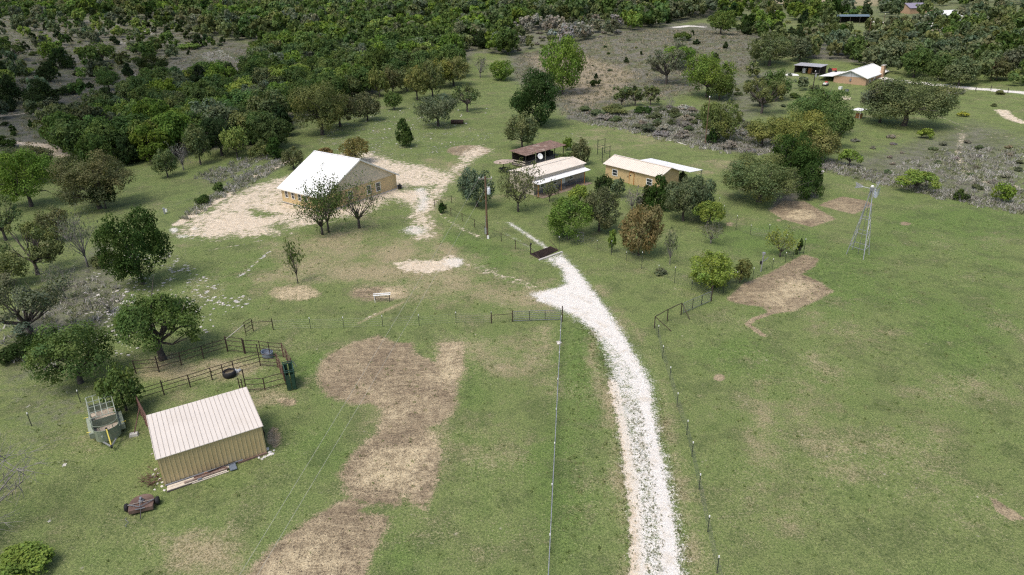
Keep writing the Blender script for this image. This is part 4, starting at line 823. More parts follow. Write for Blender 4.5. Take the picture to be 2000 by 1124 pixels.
# metal livestock shed
sh = thing('livestock_shed', 'ochre sheet metal shed with pale ribbed single pitch roof by the pens', 'shed', (-26.1, 40.3, 0), math.atan2(3.8, 6.4))
L_, D_, hf, hb = 7.44, 5.1, 2.6, 3.15
q = MB(); q.box((L_ / 2, .03, hf / 2), (L_, .06, hf)); q.poly([(0, .062, 0), (0, D_, 0), (0, D_, hb), (0, .062, hf)], (.06, 0, 0)); q.poly([(L_ - .06, .062, 0), (L_ - .06, D_, 0), (L_ - .06, D_, hb), (L_ - .06, .062, hf)], (.06, 0, 0))
for i in range(24): q.box((.12 + (L_ - .24) * i / 23, -.02, hf / 2), (.06, .042, hf - .02), 0, 1)
for i in range(16): q.box((L_ + .012, .2 + 4.7 * i / 15, 1.3), (.026, .05, 2.55))
q.build('wall', [m_ochre_sheet, M('ochre_rib', (.60, .485, .275), .5, 0, .06)], sh)
q = MB(); e0, e1 = -.14, D_ + .3; sl_ = (hb - hf) / D_
q.poly([(-.1, e0, hf + e0 * sl_ + .02), (L_ + .1, e0, hf + e0 * sl_ + .02), (L_ + .1, e1, hf + e1 * sl_ + .02), (-.1, e1, hf + e1 * sl_ + .02)], (0, 0, .05))
for i in range(24): rx = -.06 + (L_ + .12) * i / 23; q.beam((rx, e0 + .005, hf + e0 * sl_ + .08), (rx, e1 - .005, hf + e1 * sl_ + .08), .035, .025, 1)
q.build('roof', [M('pale_sheet_roof', (.66, .605, .545), .5, 0, .04, .5, dirt=(.50, .43, .35), dirt_amt=.3), M('seam_tan', (.42, .375, .33), .6)], sh)
for wx in (.15, L_ / 2, L_ - .15): q = MB(); q.beam((wx, D_ - .1, 0), (wx, D_ - .1, hb - .02), .12); q.build('post', m_brownpipe, sh)
q = MB()
for i in range(7): q.beam((L_ + .25 + .1 * (i % 3), 2.2 + .3 * i, .0), (L_ + .06, 2.1 + .3 * i, 1.5 + .2 * (i % 2)), .16, .04)
tag(q.build('leaning_boards', m_darkwood), 'dark old boards leaning on the far end wall of the livestock shed', 'boards'); bpy.data.objects['leaning_boards'].matrix_world = sh.matrix_basis
# brick house
bz = float(zg(110.2, 216.5))
bh = gable_house('brick_house', 'tan brick ranch house with white metal roof and brick chimney', 'house', 110.229, 216.463, .83, 20.973, 9.666, 2.642, 4.521, .489, .497, m_brick, m_white_metal, m_grey_siding, .6, .03, None, bz - .3, m_whitep)
q = MB(); q.box((14.2, -.45, 2.5), (1.9, .85, 5.0)); ch_ = q.build('chimney', m_brick, bh); q = MB(); q.box((14.2, -.45, 5.07), (2.1, 1.05, .14)); q.build('chimney_cap', m_conc, ch_)
for wx in (3.5, 8, 18): window(bh, wx, 0, .9, 2.1, 1.4, frame=m_whitep)
q = MB(); q.box((-.1, 4.6, 1.7), (.18, .5, .7)); q.tube([(-.06, 4.6, 2.0), (-.06, 4.6, 4.2)], .04, 6); q.build('meter_box', m_dgalv, bh)
q = MB(); q.poly([(-.3, 10.0, 2.4), (13.5, 10.0, 2.4), (13.5, 14.4, 2.15), (-.3, 14.4, 2.15)], (0, 0, .06)); q.build('patio_roof', m_white_metal, bh)
for wx in (0, 4.5, 9, 13.2): q = MB(); q.beam((wx, 14.2, 0), (wx, 14.2, 2.2), .12); q.build('patio_post', m_dgalv, bh)
q = MB(); q.box((10.5, 4.83, .1), (21.1, 9.8, .2)); q.build('foundation', m_conc, bh)
# open dark shed beyond
p0 = at(1551, 143); bs = thing('open_shed', 'dark open fronted shed with flat grey roof packed with tools', 'shed', p0, -.85)
q = MB(); q.poly([(-.4, -.4, 2.5), (9, -.4, 2.5), (9, 4.6, 2.9), (-.4, 4.6, 2.9)], (0, 0, .08)); q.build('roof', M('grey_sheet_roof', (.36, .36, .38), .6, 0, .1, 1), bs)
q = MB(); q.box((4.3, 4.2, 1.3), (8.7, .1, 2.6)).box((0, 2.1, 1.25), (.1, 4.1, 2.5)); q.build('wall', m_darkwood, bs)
for wx in (0, 2.9, 5.8, 8.6): q = MB(); q.beam((wx, 0, 0), (wx, 0, 2.5), .13); q.build('post', m_darkwood, bs)
for lab, nm, cat, x, h, c in (('white appliance standing in the open dark shed', 'appliance', 'appliance', 2.3, 1.5, m_whitep), ('orange brown cabinet standing in the open dark shed', 'cabinet', 'cabinet', 4.3, 1.7, m_orange), ('black chest at the end of the open dark shed', 'chest', 'chest', 6.9, 1.1, m_black)):
    t_ = thing(nm, lab, cat, p0, -.85); q = MB(); q.box((x, 2.2, h / 2), (1.0, .8, h)); q.build('body', c, t_); q = MB(); q.box((x, 1.785, h * .55), (.85, .03, h * .8)); q.build('door', c, t_)
# kennel by the spreading oak
p1 = at(1662, 231); kn = thing('dog_kennel', 'wire kennel with white flat roof beside the large spreading oak', 'kennel', p1, -1.0)
q = MB(); q.poly([(-.2, -.2, 2.05), (2.4, -.2, 2.05), (2.4, 2.6, 2.2), (-.2, 2.6, 2.2)], (0, 0, .06)); q.build('roof', m_whitep, kn)
for wx in (0, 1.1, 2.2):
    for wy in (0, 2.4): q = MB(); q.beam((wx, wy, 0), (wx, wy, 2.05), .06); q.build('post', m_whitep if wx == 2.2 and wy == 0 else m_blackpost, kn)
q = MB()
for z in (.1, .7, 1.3, 1.9): q.beam((0, 0, z), (2.2, 0, z), .03); q.beam((2.2, 0, z), (2.2, 2.4, z), .03)
q.build('wire_panel', m_dgalv, kn); q = MB(); q.box((1.1, 1.6, .6), (1.3, .9, 1.2)); q.build('dog_house', m_orange, kn)
# far sheds and houses
p2 = at(1622, 46); fs = thing('pole_barn', 'far open barn with blue grey roof among trees', 'barn', p2, -.35)
q = MB(); q.poly([(0, 0, 3.0), (17, 0, 3.0), (17, 7, 3.6), (0, 7, 3.6)], (0, 0, .1)); q.build('roof', m_blueroof, fs)
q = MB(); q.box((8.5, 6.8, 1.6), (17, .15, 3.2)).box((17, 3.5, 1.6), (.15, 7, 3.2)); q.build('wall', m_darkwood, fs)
for wx in (.2, 4.3, 8.5, 12.7, 16.8): q = MB(); q.beam((wx, .2, 0), (wx, .2, 3.0), .2); q.build('post', m_darkwood, fs)
p3 = at(1838, 47); gable_house('far_house', 'farthest white house with bright gable roof at the end of the pale lane', 'house', p3[0], p3[1], .35, 12, 9, 3.0, 5.4, .4, .4, m_whitep, m_white_metal, None, .8, .03, None, p3[2])
p4 = at(1776, 28); gable_house('far_house', 'far house showing only a purple grey shingle roof above trees', 'house', p4[0], p4[1], .2, 14, 9, 3.0, 5.2, .4, .4, m_brick, m_purple, None, 3, .01, None, p4[2])
# ------------------------------------------------------------------ fences and gates
def fence(name, label, cat, pts, h=1.25, post='tee', rails=(), wires=(), pr=.05, rmat=None, pmat=None, skip_post=(), heights=None, rr_=.032, wr=.005, mesh=None):
    """posts at the given photograph points; rails and wires run from post to post at the given heights"""
    P = [at(*p) for p in pts]; c = P[0]; par = thing(name, label, cat, c); W3 = [p - c for p in P]
    for i, p in enumerate(W3):
        if i in skip_post: continue
        hh = (heights or {}).get(i, h); q = MB()
        if post == 'tee':
            q.box((p[0], p[1], p[2] + hh / 2 - .05), (.055, .012, hh + .1)).box((p[0], p[1] + .03, p[2] + hh / 2 - .05), (.014, .05, hh + .1)); o = q.build('post', pmat or m_green_post, par)
            t = MB(); t.box((p[0], p[1] + .012, p[2] + hh + .02), (.068, .075, .14)); t.build('post_cap', m_whitep, o)
        else:
            q.tube([(p[0], p[1], p[2] - .1), (p[0], p[1], p[2] + hh)], pr, 8); o = q.build('post', pmat or m_pipe, par)
    if rails:
        for z in rails:
            q = MB()
            for a, b in zip(W3[:-1], W3[1:]): q.tube([a + (0, 0, z), b + (0, 0, z)], rr_, 7)
            q.build('rail', rmat or m_pipe, par)
    if wires:
        q = MB()
        for z in wires:
            for a, b in zip(W3[:-1], W3[1:]): q.tube([a + (0, 0, z), (a + b) / 2 + (0, 0, z - .015), b + (0, 0, z)], wr, 4, cap=False)
        if mesh:
            for a, b in zip(W3[:-1], W3[1:]):
                n = max(2, int(np.linalg.norm(b - a) / mesh))
                for i in range(1, n): m = a + (b - a) * i / n; q.tube([m + (0, 0, wires[0]), m + (0, 0, wires[-1])], wr * .3, 3, cap=False)
        q.build('wire', m_wire, par)
    return par
def gate(name, label, a, b, h, bars=6, stays=2, mat=None, z0=.15, lift=0.0):
    """tube gate hung between two photograph points"""
    A, B2 = at(*a), at(*b); par = thing(name, label, 'gate', A); B2 = B2 - A; A = A - A; mt = mat or m_dgalv; q = MB()
    for t in (0, 1): p = A + (B2 - A) * t; q.tube([p + (0, 0, z0), p + (0, 0, h)], .03, 7)
    q.tube([A + (0, 0, z0), B2 + (0, 0, z0)], .03, 7).tube([A + (0, 0, h), B2 + (0, 0, h)], .03, 7); q.build('gate_frame', mt, par)
    for i in range(1, bars - 1): q = MB(); z = z0 + (h - z0) * i / (bars - 1); q.tube([A + (0, 0, z), B2 + (0, 0, z)], .018, 6); q.build('bar', mt, par)
    for i in range(1, stays + 1): q = MB(); p = A + (B2 - A) * i / (stays + 1); q.beam(p + (0, 0, z0), p + (0, 0, h), .07, .03); q.build('stay', m_blackpost, par)
    return par
WR = (.2, .45, .7, .95, 1.15)
fence('wire_fence', 'T post wire fence across the lawn above the tilled soil', 'fence', [(535,645),(570,644),(607,643),(672,642),(748,639),(819,637),(891,632),(960,632)], 1.3, 'tee', (), WR, skip_post=(0, 1))
fence('pipe_brace', 'H shaped pipe brace between pen corner and T post fence', 'fence', [(495,647),(534,645)], 1.4, 'pipe', (1.05,), pr=.055)
fence('pipe_brace', 'H shaped pipe brace beside the closed grey gate', 'fence', [(960,632),(1001,629)], 1.35, 'pipe', (.98,), pr=.055)
gate('tube_gate', 'closed six bar grey tube gate joining the T post fence to the drive', (1004,629), (1095,626), 1.25)
fence('gate_post', 'thick single pipe post where the closed gate meets the drive fence', 'post', [(1098,629),(1098,629.5)], 1.9, 'pipe', (), pr=.06, skip_post=(1,))
fence('wire_fence', 'long straight wire fence seen almost end on beside the white drive', 'fence', [(1096,640),(1094,668),(1092,712),(1089,765),(1086,825),(1083,893),(1078,975),(1074,1075),(1069,1190)], 1.3, 'tee', (), WR, mesh=.5, wr=.008)
q = MB(); A_, B_ = at(1096, 640) + (0, 0, 1.2), at(1069, 1190) + (0, 0, 1.2); q.tube([A_, (A_ + B_) / 2, B_], .03, 6); tag(q.build('top_pipe', m_galv), 'light grey pipe running along the top of the end on wire fence', 'pipe')
fence('pipe_brace', 'rusted pipe corner with two sloping braces at the open gate by the drive', 'fence', [(1278,642),(1303,628),(1330,615)], 1.45, 'pipe', (1.43,), pr=.055, rr_=.045)
br = bpy.data.objects['pipe_brace.002']; c0 = np.array(br.location)
for a, b in (((1278,642), (1311,648)), ((1330,615), (1347,625))): q = MB(); q.tube([at(*a) - c0 + (0, 0, 1.4), at(*b) - c0 + (0, 0, .05)], .04, 7); q.build('brace', m_pipe, br)
gate('tube_gate', 'grey six bar tube gate standing between pipe corner and garden fence', (1334,613), (1387,590), 1.3)
fence('gate_post', 'tall dark post holding the gate at the garden fence corner', 'post', [(1389,589),(1389,589.5)], 2.0, 'pipe', (), pr=.06, skip_post=(1,))
fence('wire_fence', 'T post wire fence curving along the pasture side of the white drive', 'fence', [(1278,643),(1285,660),(1294,701),(1308,743),(1322,795),(1341,850),(1351,893),(1365,957),(1382,1040),(1400,1120),(1420,1200)], 1.35, 'tee', (), WR, skip_post=(0,), mesh=.35)
fence('garden_fence', 'tall wire garden fence between the cattle guard and the open gate', 'fence', [(1092,489),(1128,479),(1166,488),(1194,499),(1223,511),(1253,525),(1286,538),(1317,554),(1351,567),(1389,589)], 1.3, 'tee', (), WR + (1.4, 1.6), heights={0: 1.9, 3: 2.0, 5: 2.2, 7: 2.1, 9: 1.3}, mesh=.4)
fence('garden_fence', 'wire garden fence along the top edge of the tilled strip', 'fence', [(1389,589),(1412,573),(1437,561),(1470,545),(1508,527),(1533,514),(1548,507),(1569,497)], 1.4, 'tee', (), WR, heights={2: 1.9, 7: 2.1}, skip_post=(0,), mesh=.4)
fence('garden_fence', 'wire garden fence climbing from its far corner post past the fruit tree', 'fence', [(1569,497),(1535,480),(1500,466),(1465,460),(1437,449),(1413,421),(1404,405)], 1.5, 'tee', (), WR, heights={2: 2.0, 4: 2.1}, skip_post=(0,), mesh=.5)
fence('yard_fence', 'dark pipe and wire yard fence from the sandy track to the utility pole', 'fence', [(882,397),(849,405),(858,411),(881,422),(903,433),(927,445),(947,458),(979,472),(1007,487),(1036,497)], 1.3, 'pipe', (1.22,), (.3, .6, .9), pr=.045, rr_=.022)
fence('boundary_fence', 'old wire boundary fence between the mown pasture and the rough ground', 'fence', [(1583,312),(1614,338),(1650,346),(1690,353),(1726,359),(1770,372),(1828,385),(1880,394),(1938,405),(1990,415),(2050,425)], 1.35, 'pipe', (), WR, pr=.05, pmat=m_oldwood)
fence('boundary_fence', 'old wire boundary fence along the brush behind the cottage lawn', 'fence', [(1112,237),(1153,243),(1217,250),(1255,258),(1295,270),(1340,280),(1383,292),(1450,301),(1520,308),(1580,312)], 1.3, 'pipe', (), WR, pr=.045, pmat=m_oldwood)
fence('lane_fence', 'dark post fence beside the lane past the brick house', 'fence', [(1850,178),(1880,182),(1905,179),(1935,176),(1968,182),(2005,186)], 1.3, 'pipe', (), WR, pr=.09, pmat=m_darkwood)
# pens
PR = dict(post='pipe', pr=.055, rr_=.035)
fence('pipe_fence', 'rusted pipe pen fence running under the spreading live oak', 'fence', [(266,730),(311,727),(355,714),(398,701),(445,687)], 1.45, 'pipe', (.55, 1.05, 1.42), heights={1: 1.75}, pr=.055)
fence('pipe_fence', 'rusted pipe panel with thick posts at the head of the pens', 'fence', [(445,687),(478,691)], 1.75, 'pipe', (.2, .75, 1.3, 1.7), pr=.075)
fence('pipe_fence', 'rusted pipe panel behind the blue grey trough', 'fence', [(480,691),(510,693),(528,696),(554,698)], 1.6, 'pipe', (.2, .75, 1.1, 1.55), pr=.045)
fence('pipe_fence', 'rusted pipe pen fence passing behind the black tyre trough', 'fence', [(270,788),(321,772),(372,757),(415,743),(437,736),(458,729),(509,715)], 1.35, 'pipe', (.5, .95, 1.32), heights={1: 1.55, 6: 2.4}, pr=.055)
fence('pipe_fence', 'rusted pipe panel between pen corner and the alley', 'fence', [(509,715),(543,718)], 1.35, 'pipe', (.15, .55, .95, 1.32), pr=.05, skip_post=(0,))
fence('alley_fence', 'brown pipe side of the cattle alley nearest the shed', 'fence', [(543,718),(549,729),(556,744)], 1.6, 'pipe', (.3, .7, 1.1, 1.55), pr=.06, pmat=m_brownpipe, rmat=m_brownpipe)
fence('alley_fence', 'brown pipe side of the cattle alley nearest the tilled soil', 'fence', [(554,698),(562,710),(572,728)], 1.6, 'pipe', (.3, .7, 1.1, 1.55), pr=.06, pmat=m_brownpipe, rmat=m_brownpipe)
fence('pipe_fence', 'rusted pipe fence joining the green cattle chute to a tall post', 'fence', [(482,766),(518,763),(559,752)], 1.35, 'pipe', (.2, .75, 1.32), heights={0: 2.4}, pr=.055)
fence('pen_wall', 'heavy brown pipe fence down to the pale roofed shed', 'fence', [(268,792),(277,812),(287,832),(298,852)], 1.8, 'pipe', (.3, .6, .9, 1.2, 1.5, 1.76), pr=.075, pmat=m_brownpipe, rmat=m_brownpipe, rr_=.05)
fence('pipe_brace', 'short pipe stub with bent arm behind the pale roofed shed', 'fence', [(470,766),(476,768)], 1.5, 'pipe', (.5, 1.1), pr=.05)
fence('pipe_fence', 'open pipe panel standing at the top corner of the pens', 'fence', [(481,656),(495,647)], 1.6, 'pipe', (.4, .8, 1.2, 1.55), pr=.045, skip_post=(1,))
q = MB(); q.tube([at(447, 688) + (0, 0, 1.5), at(480, 656) + (0, 0, 1.3)], .04, 7); tag(q.build('pole_rail', m_paleboard), 'pale pole laid across the pen gap below the pipe panel', 'pole')
cb = thing('brace_block', 'pale concrete block at the foot of the sloping brace by the trailer', 'block', at(262, 851)); q = MB(); q.box((0, 0, .1), (.7, .42, .24), .3, 0, .85); q.build('block', m_conc, cb); q = MB(); q.tube([(.05, 0, .15), at(279, 818) - at(262, 851) + (0, 0, 1.2)], .045, 7); q.build('brace', m_brownpipe, cb)
for i, (x, y, lab) in enumerate([(158, 788, 'single white tipped T post standing beside the stock trailer'), (62, 833, 'single T post alone on the lawn left of the stock trailer'.replace('left of', 'beyond'))]): fence('fence_post', lab, 'post', [(x, y), (x, y + .5)], 1.3, 'tee', (), skip_post=(1,))
for i, (x, y, lab) in enumerate([(1167, 302, 'dark clothes line frame nearest the oval shrub behind the cottage'), (1176, 318, 'dark post frame at the cottage end of the clothes line')]):
    t = thing('line_frame', lab, 'frame', at(x, y), .7)
    for dx in (0, 2.2): q = MB(); q.tube([(dx, 0, 0), (dx, 0, 3.1)], .07, 7); q.build('post', m_green_post, t)
    for z in (1.6, 2.9): q = MB(); q.tube([(0, 0, z), (2.2, 0, z)], .035, 6); q.build('crossbar', m_green_post, t)
gate('garden_gate', 'small grey wire gate under the dense bright round tree', (1128,472), (1140,474), 1.4, 4, 1)
# cattle guard
cg = thing('cattle_guard', 'dark barred cattle guard across the gravel drive', 'cattle guard', at(1063, 494)); c0 = at(1063, 494)
K = [at(*p) - c0 for p in ((1036, 497), (1074, 483), (1090, 490), (1055, 507))]
q = MB(); q.poly([K[0] + (0, 0, .004), K[1] + (0, 0, .004), K[2] + (0, 0, .004), K[3] + (0, 0, .004)], (0, 0, .02)); q.build('pit', M('dark_pit', (.035, .03, .026), .95, 0, .4, 3), cg)
q = MB()
for i in range(13): t = (i + .3) / 13; q.tube([K[0] * (1 - t) + K[3] * t + (0, 0, .08), K[1] * (1 - t) + K[2] * t + (0, 0, .08)], .03, 6)
q.build('bars', m_pipe, cg)
for a, b in ((0, 3), (1, 2)): q = MB(); q.beam(K[a] + (0, 0, .06), K[b] + (0, 0, .06), .16, .14); q.build('side_beam', m_pipe, cg)
q = MB(); q.beam(at(1053, 509) - c0 + (0, 0, .05), at(1098, 493) - c0 + (0, 0, .05), .28, .16); q.build('kerb', m_conc, cg)
for a, b in ((0, 3), (1, 2)):
    q = MB(); q.tube([K[a] + (0, 0, 1.0), K[b] + (0, 0, .1)], .035, 6); q.build('wing', m_pipe, cg)
# ------------------------------------------------------------------ poles, machines and small things
def vec(a): return np.array(a, float)
up_ = thing('utility_pole', 'wooden utility pole with transformer standing beside the yard fence', 'utility pole', at(952, 466)); PB = at(952, 466)
q = MB(); q.tube([(0, 0, -.2), (0, 0, 4), (0, 0, 9.1)], [.17, .15, .12], 10); q.build('pole', m_polewood, up_)
q = MB(); q.beam((-.95, 0, 8.75), (.95, 0, 8.75), .1, .12); ca = q.build('crossarm', m_oldwood, up_)
for x in (-.85, -.3, .85): q = MB(); q.lathe((x, 0, 8.82), [(.03, 0), (.06, .03), (.05, .1), (.07, .13), (.04, .22), (0, .24)], 8); q.build('insulator', m_whitep, ca)
q = MB(); q.lathe((.42, -.05, 6.55), [(0, 0), (.23, 0), (.24, .06), (.24, .82), (.2, .9), (0, .93)], 14); tf = q.build('transformer', M('light_grey_paint', (.55, .58, .62), .4, 0, .08), up_, True)
for x in (.33, .5): q = MB(); q.lathe((x, -.05, 7.44), [(.045, 0), (.06, .05), (.045, .1), (.055, .16), (.03, .26), (0, .27)], 8); q.build('bushing', m_whitep, tf)
q = MB(); q.box((-.22, -.1, 1.15), (.26, .2, .9)).tube([(-.22, -.1, 1.6), (-.18, -.08, 3.4)], .03, 6); q.build('meter_box', m_galv, up_)
q = MB(); q.box((.1, -.2, .25), (.3, .1, .5)); q.build('ground_guard', m_whitep, up_)
for dx, a, b in ((-.85, (637, 843), (470, 1120)), (.85, (668, 843), (505, 1120))):
    s0 = PB + (dx, 0, 8.85); s1 = at(*b, 6.6); d = s1 - s0; pts = [s0 + d * t - vec((0, 0, .55 * 4 * t * (1 - t) * .5)) for t in np.linspace(0, 1.5, 22)]
    q = MB(); q.tube(pts, .009, 5); q.build('power_line', M('bright_wire', (.6, .58, .5), .5, .2, .05), None); 
tag(bpy.data.objects['power_line'], 'pale overhead wire from the pole to the mower side, nearer the shed', 'wire'); tag(bpy.data.objects['power_line.001'], 'pale overhead wire from the pole crossing above the tilled soil', 'wire')
# windmill
wm = thing('windmill', 'galvanised lattice windmill with tail vane standing in the mown pasture', 'windmill', at(1675, 497)); wz0 = at(1675, 497)
Lg = [at(*p) - wz0 for p in ((1653, 497), (1664, 488), (1697, 498), (1686, 508))]; top = vec((.25, .2, 8.6)); Tp = [top + vec((-.12, -.1, 0)), top + vec((-.1, .12, 0)), top + vec((.12, .1, 0)), top + vec((.1, -.12, 0))]
for a, b in zip(Lg, Tp): q = MB(); q.beam(a, b, .085, .085); q.build('leg', m_galv, wm)
for z in (.14, .36, .58, .76):
    q = MB()
    for i in range(4): a = Lg[i] * (1 - z) + Tp[i] * z; j = (i + 1) % 4; b = Lg[j] * (1 - z) + Tp[j] * z; q.beam(a, b, .045)
    q.build('girt', m_galv, wm)
q = MB()
for z0, z1 in ((.36, .58), (.14, .36), (.58, .8)):
    for i in (0, 2): j = (i + 1) % 4; q.beam(Lg[i] * (1 - z0) + Tp[i] * z0, Lg[j] * (1 - z1) + Tp[j] * z1, .018); q.beam(Lg[j] * (1 - z0) + Tp[j] * z0, Lg[i] * (1 - z1) + Tp[i] * z1, .018)
q.build('brace', m_galv, wm); q = MB(); q.tube([(0.05, 0.05, 0), top], .03, 6); q.build('pump_rod', m_dgalv, wm)
q = MB(); q.box(top + (0, 0, .22), (.42, .34, .5)); gb = q.build('gearbox', m_galv, wm); q = MB(); q.lathe(top + (0, 0, .46), [(.2, 0), (.17, .16), (0, .24)], 10); q.build('helmet', m_whitep, gb)
ax = unit(vec((.70, -.71, .0))); hub = top + ax * .62 + vec((0, 0, .2)); e1 = unit(np.cross(ax, (0, 0, 1))); e2 = np.cross(e1, ax)
q = MB(); q.tube([top + vec((0, 0, .2)), hub + ax * .08], .06, 8); q.build('shaft', m_dgalv, gb)
for i in range(18):
    t = 2 * math.pi * i / 18
    if 1.9 < t < 3.1: continue
    r = e1 * math.cos(t) + e2 * math.sin(t); s_ = np.cross(ax, r); q = MB(); w0, w1 = .07, .19
    pts = [hub + r * .32 - s_ * w0 - ax * .03, hub + r * .32 + s_ * w0 + ax * .03, hub + r * 1.02 + s_ * w1 + ax * .09, hub + r * 1.05 - ax * 0, hub + r * 1.02 - s_ * w1 - ax * .09]; q.poly(pts, ax * .012); q.build('blade', M('bright_galvanized', (.70, .70, .73), .4, .1, .08), wm)
q = MB()
for rr0 in (.36, .86):
    pts = [hub + (e1 * math.cos(t) + e2 * math.sin(t)) * rr0 for t in np.linspace(0, 2 * math.pi, 25)]; q.tube(pts, .014, 4)
q.build('wheel_ring', m_dgalv, wm)
q = MB(); q.tube([top + vec((0, 0, .2)), top - ax * 1.35 + vec((0, 0, .3))], .03, 6); tl = q.build('tail_arm', m_galv, wm); e3 = vec((0, 0, 1.)); b0 = top - ax * 1.1 + vec((0, 0, .3))
q = MB(); q.poly([b0 + e3 * .12, b0 - e3 * .12, b0 - ax * 1.0 - e3 * .42, b0 - ax * .85, b0 - ax * 1.0 + e3 * .45], e1 * .015); q.build('tail_vane', m_galv, tl)
# stock trailer (x = travel direction, tongue at +x)
A, B2 = at(186, 860), at(232, 852); C_ = at(184, 790); hd = at(219, 876) - at(196, 790); ang = math.atan2(hd[1], hd[0])
o0 = at(206, 835); tr = thing('stock_trailer', 'sage green open top stock trailer with yellow jack parked on the lawn', 'trailer', o0, ang)
LT, WT = 4.4, 1.85
tr.location = (-34.46, 47.96, 0); tr.rotation_euler = (0, 0, -.979)
q = MB(); q.box((0, 0, .5), (LT, WT, .12)); q.build('floor', m_soilfloor, tr)
for sy in (-1, 1):
    q = MB(); y = sy * WT / 2
    q.box((.4, y, .82), (LT - .8, .04, .5)); q.build('side_panel', m_trailer, tr)
    q = MB()
    for z in (1.42, 1.66, 1.9, 2.12): q.beam((-LT / 2, y, z), (LT / 2 - .6, y, z), .05)
    for x in np.linspace(-LT / 2, LT / 2 - .6, 6): q.beam((x, y, .5), (x, y, 2.14), .06)
    q.build('side_rail', M('pale_sage_paint', (.34, .38, .31), .5, 0, .15, 3), tr)
    q = MB(); q.box((.15, sy * (WT / 2 + .2), .78), (2.9, .34, .06)).box((1.55, sy * (WT / 2 + .2), .55), (.06, .34, .45)).box((-1.25, sy * (WT / 2 + .2), .55), (.06, .34, .45)).box((.15, sy * (WT / 2 + .365), .6), (2.9, .03, .34)); q.build('fender', M('faded_sage_fender', (.30, .34, .265), .5, 0, .15, 3), tr)
    for x in (-.45, .5):
        q = MB(); q.lathe((0, 0, 0), [(.13, -.1), (.33, -.1), (.35, -.05), (.35, .05), (.33, .1), (.13, .1)], 18); w = q.build('wheel', m_tyre, tr); w.location = (x, sy * (WT / 2 + .24), .35); w.rotation_euler = (math.pi / 2, 0, 0)
        q = MB(); q.lathe((0, 0, 0), [(0, -.06), (.14, -.08), (.14, .08), (0, .06)], 12); r = q.build('rim', m_whitep, w)
    for x in (-1.2, 1.3): q = MB(); q.tube([(x, sy * (WT / 2 + .48), .75), (x + .15, sy * (WT / 2 + .5), .95), (x + .3, sy * (WT / 2 + .2), 1.0)], .025, 6); q.build('marker_bar', m_yellow, tr)
q = MB(); n = 9; nose = []
for i in range(n + 1):
    t = -math.pi / 2 + math.pi * i / n; nose.append((LT / 2 - .02 + .75 * math.cos(t), WT / 2 * math.sin(t)))
for (x0, y0), (x1, y1) in zip(nose[:-1], nose[1:]): q.poly([(x0, y0, .44), (x1, y1, .44), (x1, y1, 1.45), (x0, y0, 1.45)], (-.03, 0, 0))
ns = q.build('nose_panel', m_trailer, tr); q = MB()
for z in (1.47, 1.95): q.tube([(x, y, z) for x, y in nose], .028, 6)
for i in (0, 3, 6, 9): q.tube([(*nose[i], 1.45), (*nose[i], 1.95)], .025, 6)
q.build('nose_rail', m_trailer, ns)
q = MB(); q.box((LT / 2 + .62, -.33, 1.0), (.02, .3, .16), .55); q.build('maker_plate', m_whitep, ns); q = MB(); q.lathe((0, 0, 0), [(0, 0), (.16, .004), (.16, .012), (0, .014)], 14); e_ = q.build('round_emblem', M('olive_yellow_paint', (.30, .36, .08), .5), ns); e_.location = (LT / 2 + .56, .45, 1.05); e_.rotation_euler = (0, math.pi / 2, .62)
q = MB()
for x in np.linspace(-LT / 2, LT / 2 - .6, 5): q.beam((x, -WT / 2, 2.16), (x, WT / 2, 2.16), .045)
for y in (-.44, 0, .44): q.beam((-LT / 2, y, 2.18), (LT / 2 - .6, y, 2.18), .045)
q.build('top_rack', M('pale_sage_paint', (.34, .38, .31), .5, 0, .15, 3), tr)
q = MB(); q.box((.55, 0, .95), (.05, WT - .1, .8)); q.build('divider', m_trailer, tr); q = MB(); q.box((-LT / 2, 0, .95), (.05, WT - .06, .78)); q.build('tail_gate', m_trailer, tr)
for sy in (-1, 1): q = MB(); q.beam((LT / 2 - .2, sy * .8, .42), (LT / 2 + 1.55, sy * .05, .42), .1); q.build('tongue', m_galv, tr)
q = MB(); q.beam((LT / 2 + .76, 0, 1.6), (LT / 2 + 1.55, 0, .55), .085); q.build('jack', m_yellow, tr); q = MB(); q.box((LT / 2 + .7, 0, 1.55), (.1, .14, .3)); q.build('jack_handle', m_black, tr)
q = MB(); q.box((LT / 2 + 1.65, 0, .42), (.28, .14, .14)); q.build('hitch', m_black, tr)
# rotary mower
mo = thing('rotary_mower', 'rusty rotary mower with two black wheels on the lawn below the shed', 'mower', at(279, 993), math.atan2(.48, 1.33))
q = MB(); ol = [(-.78, -.62), (.78, -.62), (.82, .2)] + [(.8 * math.cos(t), .2 + .78 * math.sin(t)) for t in np.linspace(.15, math.pi - .15, 9)] + [(-.82, .2)]
q.poly([(x, y, .42) for x, y in ol], (0, 0, .05))
for (x0, y0), (x1, y1) in zip(ol, ol[1:] + ol[:1]): q.poly([(x0, y0, .18), (x1, y1, .18), (x1, y1, .418), (x0, y0, .418)], (-.02 * x0, -.02 * y0, 0))
q.build('deck', M('rusty_brown_deck', (.135, .085, .068), .85, 0, .25, 2, .2, dirt=(.28, .22, .18), dirt_amt=.3), mo)
q = MB(); q.lathe((0, .22, .47), [(.2, 0), (.18, .1), (.11, .16), (.1, .32), (.05, .36), (0, .36)], 12); q.build('gearbox', m_dgalv, mo)
q = MB(); q.tube([(-.85, -.02, .54), (.85, .02, .54)], .04, 7); q.build('axle_bar', m_oldwood, mo)
for a, b in (((-.82, .0, .56), (.0, -.56, .6)), ((.82, 0, .56), (.0, -.56, .6)), ((0, .2, .78), (0, -.58, .62))): q = MB(); q.tube([a, b], .03, 6); q.build('a_frame', m_dgalv, mo)
